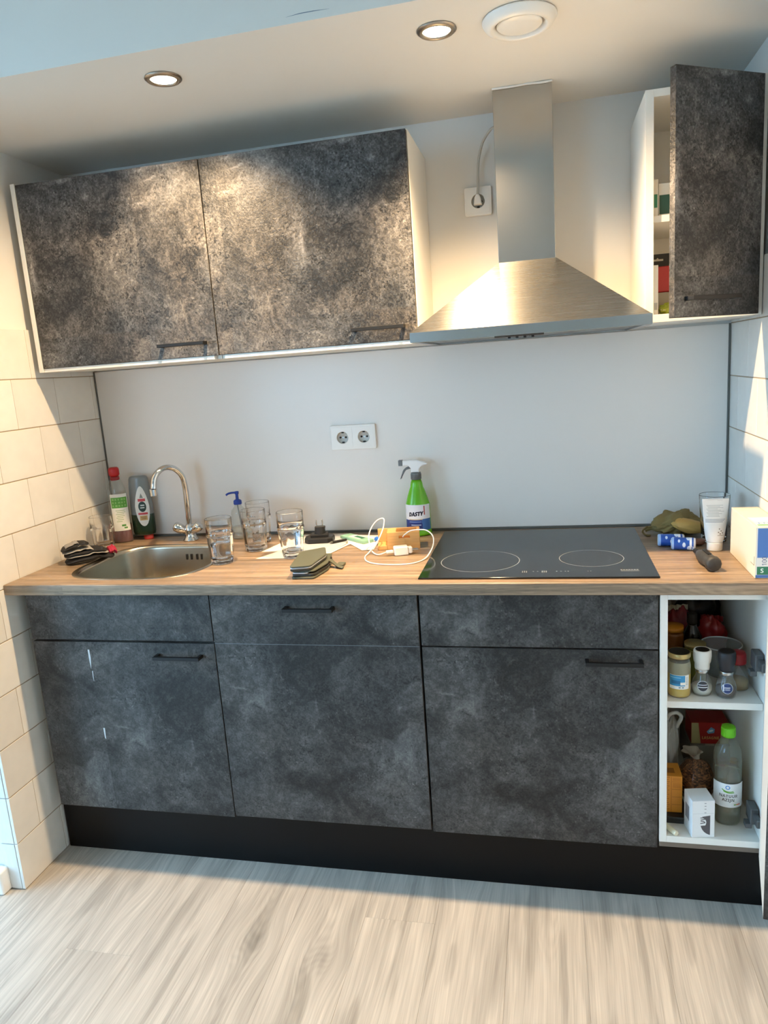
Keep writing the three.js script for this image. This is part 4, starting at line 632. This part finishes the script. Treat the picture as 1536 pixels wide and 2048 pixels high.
  obj('glass', lathe([[0.0001, 0.0005], [0.026, 0.0003], [0.028, 0.003], [0.027, 0.025], [0.020, 0.060], [0.017, 0.068], [0.0001, 0.068]], 32), M.pet, r); obj('contents', lathe([[0.0001, 0.002], [0.0262, 0.003], [0.0255, 0.024], [0.0001, 0.026]], 32), S(0xa58a5a, { roughness: 0.9 }), r); obj('lid', lathe([[0.0001, 0.0685], [0.020, 0.0685], [0.0208, 0.072], [0.0200, 0.092], [0.017, 0.099], [0.0001, 0.100]], 32), P(0x9c1a22, { roughness: 0.35 }), r);
  // deeper on the shelf
  const gj = thing('jar', 'olive green jar behind the white-capped salt grinder', 'jar', [1.912, Y1, 0.432]);
  obj('glass', lathe([[0.0001, 0.0005], [0.026, 0.0003], [0.029, 0.004], [0.029, 0.085], [0.025, 0.097], [0.0001, 0.097]], 32), P(0x6b7036, { roughness: 0.15 }), gj); obj('lid', lathe([[0.0001, 0.0975], [0.027, 0.0975], [0.027, 0.108], [0.0001, 0.109]], 32), gold, gj);
  const bo = thing('sauce_bottle', 'slim dark bottle with a black cap deep in the shelf', 'bottle', [1.924, Y1, 0.322]);
  obj('body', lathe([[0.0001, 0.0005], [0.024, 0.0003], [0.026, 0.004], [0.026, 0.085], [0.016, 0.108], [0.012, 0.116], [0.012, 0.122], [0.0001, 0.122]], 32), P(0x1c1712, { roughness: 0.15 }), bo); obj('cap', cyl(0.0135, 0.0135, 0.028, 24).translate(0, 0.1365, 0), M.black, bo);
  const bw = thing('glass_bowl', 'clear glass bowl with a thick rim behind the grinders', 'bowl', [1.986, Y1, 0.388]);
  obj('bowl', lathe([[0.0001, 0.001], [0.030, 0.0005], [0.036, 0.004], [0.045, 0.040], [0.0505, 0.082], [0.0520, 0.085], [0.0505, 0.087], [0.0485, 0.085], [0.043, 0.041], [0.033, 0.007], [0.0001, 0.005]], 44), P(0xdfe4e2, { transmission: 0.8, thickness: 0, roughness: 0.12 }), bw); obj('rim', new THREE.TorusGeometry(0.051, 0.0018, 10, 48).rotateX(Math.PI / 2).translate(0, 0.0880, 0), P(0xdde2e0, { roughness: 0.15, transmission: 0.3, thickness: 0 }), bw);
  const oj = thing('jar', 'amber jar with an orange lid at the left back of the shelf', 'jar', [1.872, Y1, 0.345]);
  obj('glass', lathe([[0.0001, 0.0005], [0.024, 0.0003], [0.027, 0.004], [0.027, 0.098], [0.024, 0.108], [0.0001, 0.108]], 32), P(0x6e3c10, { roughness: 0.2 }), oj); obj('lid', lathe([[0.0001, 0.1085], [0.026, 0.1085], [0.026, 0.124], [0.0001, 0.125]], 32), P(0xc27a1c, { roughness: 0.4 }), oj);
  const foil = (hex) => P(hex, { roughness: 0.3 });
  const pk = (name, label, at, turn, rx, ry, rz, m, s, extra) => { const t = thing(name, label, 'packet', at, turn); obj('bag', blob(rx, ry, rz, s, 0.28, 2.4, 40), m, t); obj('sealed_top', grid(20, 3, (u, v) => [(u - 0.5) * rx * 1.5, ry * 1.85 + v * 0.016, 0.004 * Math.sin(u * 22)]), P(extra, { roughness: 0.35, side: THREE.DoubleSide }), t); return t; };
  pk('snack_packet', 'dark red foil packet standing at the left back of the shelf', [1.900, Y1, 0.235], 0.2, 0.040, 0.070, 0.026, foil(0x7a1218), 101, 0xb9a98c);
  pk('snack_packet', 'red and black foil packet leaning behind the glass bowl', [1.990, Y1, 0.250], -0.25, 0.040, 0.056, 0.022, foil(0x9a1a1a), 107, 0x6d1010);
  pk('rice_bag', 'large black bag filling the back right of the shelf', [1.975, Y1, 0.120], 0, 0.066, 0.075, 0.045, foil(0x121214), 113, 0x101012);
  const wt = thing('paper_bag', 'pale paper bag at the far back left of the shelf', 'bag', [1.865, Y1, 0.160]); obj('bag', blob(0.034, 0.085, 0.04, 117, 0.2, 2, 36), S(0xb7b2a4, { roughness: 0.8 }), wt); obj('clip', bx(-0.02, 0.160, -0.004, 0.02, 0.172, 0.004, 0.002), S(0xd9d5c8), wt);

  // bottom of the cupboard
  const wb = thing('small_carton', 'small white carton with a dark printed picture at the cupboard front', 'box', [1.9065, Y0, 0.5425], 0.17);
  obj('carton', bx(-0.0285, 0, -0.029, 0.0285, 0.105, 0.029, 0.0008), S(0xdcdfe0, { roughness: 0.55 }), wb);
  obj('front_print', new THREE.PlaneGeometry(0.056, 0.104).translate(0, 0.0525, 0.0293), print(canvas(256, 476, (c, w, h) => { c.fillStyle = '#e4e6e6'; c.fillRect(0, 0, w, h); c.fillStyle = '#9a9c9f'; for (const y of [26, 62, 100, 148]) c.fillRect(138, y, 22, 10); c.fillStyle = '#c4c6c8'; c.fillRect(6, 160, 240, 4); c.fillStyle = '#504e52'; c.beginPath(); c.moveTo(110, 204); c.lineTo(206, 190); c.lineTo(206, 448); c.quadraticCurveTo(120, 420, 96, 322); c.lineTo(150, 320); c.quadraticCurveTo(176, 268, 140, 232); c.closePath(); c.fill(); c.strokeStyle = '#504e52'; c.lineWidth = 11; c.beginPath(); c.moveTo(92, 220); c.quadraticCurveTo(140, 214, 146, 238); c.lineTo(96, 246); c.moveTo(96, 262); c.quadraticCurveTo(140, 262, 146, 284); c.lineTo(92, 292); c.stroke(); })), wb);
  obj('side_window', bx(-0.0291, 0.035, -0.018, -0.0286, 0.075, 0.008, 0), S(0x8b8e92), wb);
  // vinegar bottle
  const v = thing('vinegar_bottle', 'tall clear vinegar bottle with a bright green cap and white label', 'bottle', [1.986, Y0, 0.487], -0.10);
  const sqr = (g) => { g = g.clone(); const p = g.attributes.position; for (let i = 0; i < p.count; i++) { const x = p.getX(i), z = p.getZ(i), r = Math.hypot(x, z), a = Math.atan2(z, x), y = p.getY(i), k = sstep(0.245, 0.20, y), f = 1 + k * 0.10 * (Math.pow(Math.abs(Math.cos(2 * a)), 1) * -0.6 + 0.3); if (r > 0) p.setXYZ(i, x * f, y, z * f * 0.92); } g.computeVertexNormals(); return g; };
  obj('body', sqr(lathe([[0.0001, 0.004], [0.020, 0.0005], [0.031, 0.0015], [0.0345, 0.008], [0.0355, 0.024], [0.0335, 0.028], [0.0355, 0.034], [0.0355, 0.050], [0.0345, 0.056], [0.0345, 0.128], [0.0355, 0.134], [0.0355, 0.160], [0.034, 0.165], [0.0355, 0.170], [0.0355, 0.195], [0.032, 0.212], [0.022, 0.230], [0.0135, 0.240], [0.0135, 0.246], [0.0001, 0.246]], 56)), P(0xe6e8dc, { transmission: 0.93, thickness: 0, roughness: 0.08 }), v);
  obj('contents', sqr(lathe([[0.0001, 0.006], [0.029, 0.004], [0.0325, 0.009], [0.033, 0.05], [0.033, 0.152], [0.0001, 0.152]], 48)), P(0xdedccb, { transmission: 0.9, thickness: 0, roughness: 0.06 }), v);
  obj('cap', [lathe([[0.0001, 0.2462], [0.0165, 0.2462], [0.0172, 0.249], [0.0172, 0.270], [0.016, 0.2735], [0.0001, 0.2745]], 34), ...Array.from({ length: 28 }, (_, i) => bx(-0.0006, 0.249, 0.0169, 0.0006, 0.268, 0.0178, 0).rotateY(i * Math.PI / 14))], P(0x6fc41f, { roughness: 0.4 }), v);
  obj('label', wrapLabel(0.0358, 0.058, 0.126, -1.25, 1.25, null, 1, 0.95), print(canvas(512, 384, (c, w, h) => { c.fillStyle = '#e4e6e4'; c.fillRect(0, 0, w, h); c.strokeStyle = '#3d7fc8'; c.lineWidth = 12; c.beginPath(); c.arc(240, 60, 26, 0, 7); c.stroke(); c.strokeStyle = '#5fa02a'; c.lineWidth = 14; c.beginPath(); c.moveTo(160, 92); c.quadraticCurveTo(220, 146, 320, 118); c.moveTo(180, 122); c.quadraticCurveTo(250, 158, 330, 136); c.stroke(); c.fillStyle = '#4c4a48'; c.font = 'bold 66px sans-serif'; c.textAlign = 'center'; c.fillText('NATUUR', 252, 222); c.fillText('AZIJN', 252, 286); c.fillStyle = '#5fa02a'; c.fillRect(330, 330, 34, 16); c.fillStyle = '#e07a20'; c.fillRect(366, 330, 34, 16); c.fillStyle = '#d04038'; c.fillRect(402, 330, 34, 16); })), v);
  const o = thing('carton', 'orange printed carton at the left of the cupboard bottom', 'box', [1.8475, Y0 + 0.0205, 0.466], 0);
  const ob = clean(bx(-0.0245, 0, -0.034, 0.0245, 0.108, 0.034, 0.001));
  obj('carton', ob, S(0xc07a1a, { roughness: 0.55 }), o);
  obj('front_print', new THREE.PlaneGeometry(0.048, 0.106).translate(0, 0.054, 0.0343), print(canvas(192, 424, (c, w, h) => { c.fillStyle = '#d58a24'; c.fillRect(0, 0, w, h); c.fillStyle = '#a86412'; for (let i = 0; i < 16; i++) c.fillRect(14, 10 + i * 25, 54 - (i * 13) % 24, 8); c.fillRect(80, 4, 5, h); for (let i = 0; i < 4; i++) c.fillRect(90, 60 + i * 90, 94, 5); c.fillStyle = '#c67c1c'; c.fillRect(96, 16, 84, 34); c.fillRect(96, 74, 84, 60); })), o);
  obj('top_print', bx(-0.012, 0.1082, -0.006, 0.008, 0.1086, 0.018, 0), S(0x8a5210), o);
  const bl = thing('storage_box', 'flat black box lying under the orange carton', 'box', [1.8535, Y0, 0.478], -0.03); obj('lid', bx(-0.027, 0.0105, -0.050, 0.032, 0.0198, 0.042, 0.002), S(0x1d2123, { roughness: 0.5 }), bl); obj('tray', bx(-0.026, 0, -0.049, 0.031, 0.0103, 0.041, 0.001), S(0x15181a), bl);
  const cr = thing('candle', 'short cream stick in the front left corner of the cupboard', 'stick', [1.8315, Y0, 0.550], 0.55); obj('stick', cyl(0.007, 0.007, 0.050, 20).rotateX(Math.PI / 2).translate(0, 0.0072, 0), S(0xd8cfae, { roughness: 0.5 }), cr); obj('end', cyl(0.0055, 0.0068, 0.003, 20).rotateX(Math.PI / 2).translate(0, 0.0072, 0.0266), S(0xe3dcc2), cr);
  const br = thing('food_bag', 'brown dried food in a clear knotted plastic bag', 'bag', [1.924, Y0, 0.405], 0);
  const grainTex = tex(256, 256, (u, q) => { const k = 0.5 + 0.9 * (vn(u * 60, q * 60, 5, 60, 60) - 0.5) + 0.4 * (vn(u * 130, q * 130, 6, 130, 130) - 0.5); return [0.50 * k + 0.12, 0.33 * k + 0.07, 0.20 * k + 0.04]; });
  obj('contents', blob(0.050, 0.064, 0.044, 131, 0.14, 2, 48), S(0xffffff, { map: grainTex, roughness: 0.8 }), br); obj('plastic', blob(0.0525, 0.067, 0.046, 131, 0.15, 2, 48), P(0xffffff, { transmission: 1, thickness: 0, roughness: 0.03, specularIntensity: 0.35 }), br); obj('knot', grid(24, 8, (u, q) => { const a = -u * 6.2832, R = 0.010 + 0.016 * q * q + 0.004 * Math.sin(a * 5) * q; return [R * Math.cos(a) - q * 0.012, 0.132 + q * 0.022, R * Math.sin(a)]; }), P(0xc8b8a4, { transmission: 0.5, thickness: 0, roughness: 0.25, side: THREE.DoubleSide }), br);
  const wp = thing('plastic_bag', 'crumpled white plastic bag at the left back of the cupboard bottom', 'bag', [1.862, Y0, 0.315], 0.1); obj('bag', blob(0.029, 0.110, 0.045, 141, 0.3, 3.2, 56), P(0xc5bfb4, { roughness: 0.35, transmission: 0.2, thickness: 0 }), wp); obj('handle_loop', tube([[-0.006, 0.20, 0.012], [0.0, 0.224, 0.022], [0.018, 0.230, 0.022], [0.034, 0.214, 0.016], [0.022, 0.18, 0.012]], 0.0055, 24, 8), P(0xcfcac0, { roughness: 0.4 }), wp);
  const st = thing('storage_box', 'closed grey carton at the back carrying the red pasta box', 'box', [1.985, Y0, 0.200], 0); obj('carton', bx(-0.055, 0, -0.085, 0.055, 0.104, 0.085, 0.001), S(0x7d756a, { roughness: 0.8 }), st); obj('tape', bx(-0.012, 0.1041, -0.084, 0.012, 0.1044, 0.0845, 0), S(0x9b8f78), st);
  const la = thing('pasta_box', 'red and cream lasagne sheets box high at the back of the cupboard', 'box', [1.985, Y0 + 0.1047, 0.235], 0.03);
  const lr = canvas(512, 288, (c, w, h) => { c.fillStyle = '#b6a26c'; c.fillRect(0, 0, w, h); c.fillStyle = '#a31a14'; c.beginPath(); c.moveTo(96, 0); c.lineTo(412, 0); c.lineTo(392, h); c.lineTo(130, h); c.fill(); c.fillStyle = '#6aa2c8'; c.beginPath(); c.moveTo(210, 120); c.lineTo(270, 56); c.lineTo(320, 84); c.lineTo(312, 138); c.lineTo(230, 150); c.fill(); c.fillStyle = '#dfe3e0'; c.beginPath(); c.ellipse(270, 108, 32, 14, -0.3, 0, 7); c.fill(); c.fillStyle = '#c9a05c'; c.font = 'bold 54px sans-serif'; c.textAlign = 'center'; c.fillText('LASAGNE', 262, 226); });
  obj('carton', bx(-0.052, 0, -0.040, 0.052, 0.066, 0.040, 0.001), S(0xa31a14, { roughness: 0.5 }), la); obj('front_print', new THREE.PlaneGeometry(0.103, 0.065).translate(0, 0.033, 0.0403), print(lr), la); obj('lid_flap', bx(-0.050, 0.0662, -0.038, 0.050, 0.0672, 0.038, 0.0004).rotateX(0), S(0x8b1612, { roughness: 0.5 }), la);
  const am = thing('oil_bottle', 'amber oil bottle standing behind the vinegar bottle', 'bottle', [2.026, Y0, 0.385]); obj('glass', lathe([[0.0001, 0.0005], [0.016, 0.0003], [0.0185, 0.003], [0.0185, 0.07], [0.010, 0.092], [0.0085, 0.10], [0.0085, 0.106], [0.0001, 0.106]], 28), P(0x8a5a10, { roughness: 0.1, transmission: 0.5, thickness: 0 }), am); obj('cap', cyl(0.0100, 0.0100, 0.014, 20).translate(0, 0.1132, 0), S(0x9a7a20, { roughness: 0.4 }), am);
}
// ---------------------------------------------------------------- things in the open wall cupboard
{
  const U0 = 1.5648, U1 = 1.8093;
  const bx2 = (name, label, at, size, m, pm, prt) => { const t = thing(name, label, 'box', at); obj('carton', bx(-size[0] / 2, 0, -size[2] / 2, size[0] / 2, size[1], size[2] / 2, 0.0008), m, t); obj('print', bx(-size[0] / 2 + 0.002, prt[0], size[2] / 2 + 0.0001, size[0] / 2 - 0.002, prt[1], size[2] / 2 + 0.0005, 0), pm, t); return t; };
  bx2('medicine_box', 'slim white box with green mark at the left of the upper shelf', [1.8275, U1, 0.280], [0.012, 0.088, 0.05], S(0xd8d6cc), S(0x2d7a5a), [0.020, 0.052]);
  bx2('medicine_box', 'white box with a dark green printed lower half on the upper shelf', [1.8520, U1, 0.262], [0.030, 0.080, 0.05], S(0xd4d2c8), S(0x1d4f42), [0.006, 0.052]);
  bx2('narrow_carton', 'narrow white carton at the bottom left of the narrow wall cupboard', [1.8275, U0, 0.285], [0.012, 0.124, 0.05], S(0xdad8d0), S(0xa9a9a4), [0.012, 0.03]);
  const r = thing('hanging_packet', 'red packet with black hanging header in the narrow wall cupboard', 'packet', [1.862, U0, 0.225]);
  obj('pouch', bx(-0.038, 0.06, -0.006, 0.038, 0.128, 0.006, 0.004, 2), P(0x9c1a1c, { roughness: 0.4 }), r); obj('stand_tray', bx(-0.038, 0, -0.012, 0.038, 0.0598, 0.012, 0.002), S(0x8c877c), r);
  const hs = new THREE.Shape([[-0.038, 0.1282], [0.038, 0.1282], [0.038, 0.160], [-0.038, 0.160]].map((q) => new THREE.Vector2(...q))); hs.holes.push(new THREE.Path([[-0.030, 0.142], [-0.030, 0.147], [-0.022, 0.147], [-0.0185, 0.151], [-0.015, 0.147], [-0.004, 0.147], [-0.004, 0.142]].map((q) => new THREE.Vector2(...q))));
  obj('header', extr(hs, 0.0016), M.black, r);
  const y = thing('spice_sachet', 'crumpled yellow-green sachet at the bottom of the narrow wall cupboard', 'sachet', [1.858, U0, 0.282]); obj('sachet', blob(0.020, 0.014, 0.016, 151, 0.35, 3, 28), P(0x8f9a2a, { roughness: 0.4 }), y); obj('seal', bx(-0.016, 0.010, 0.012, 0.016, 0.014, 0.0135, 0.0005), S(0xc9c6ae), y);
}
renderer.render(scene, camera);
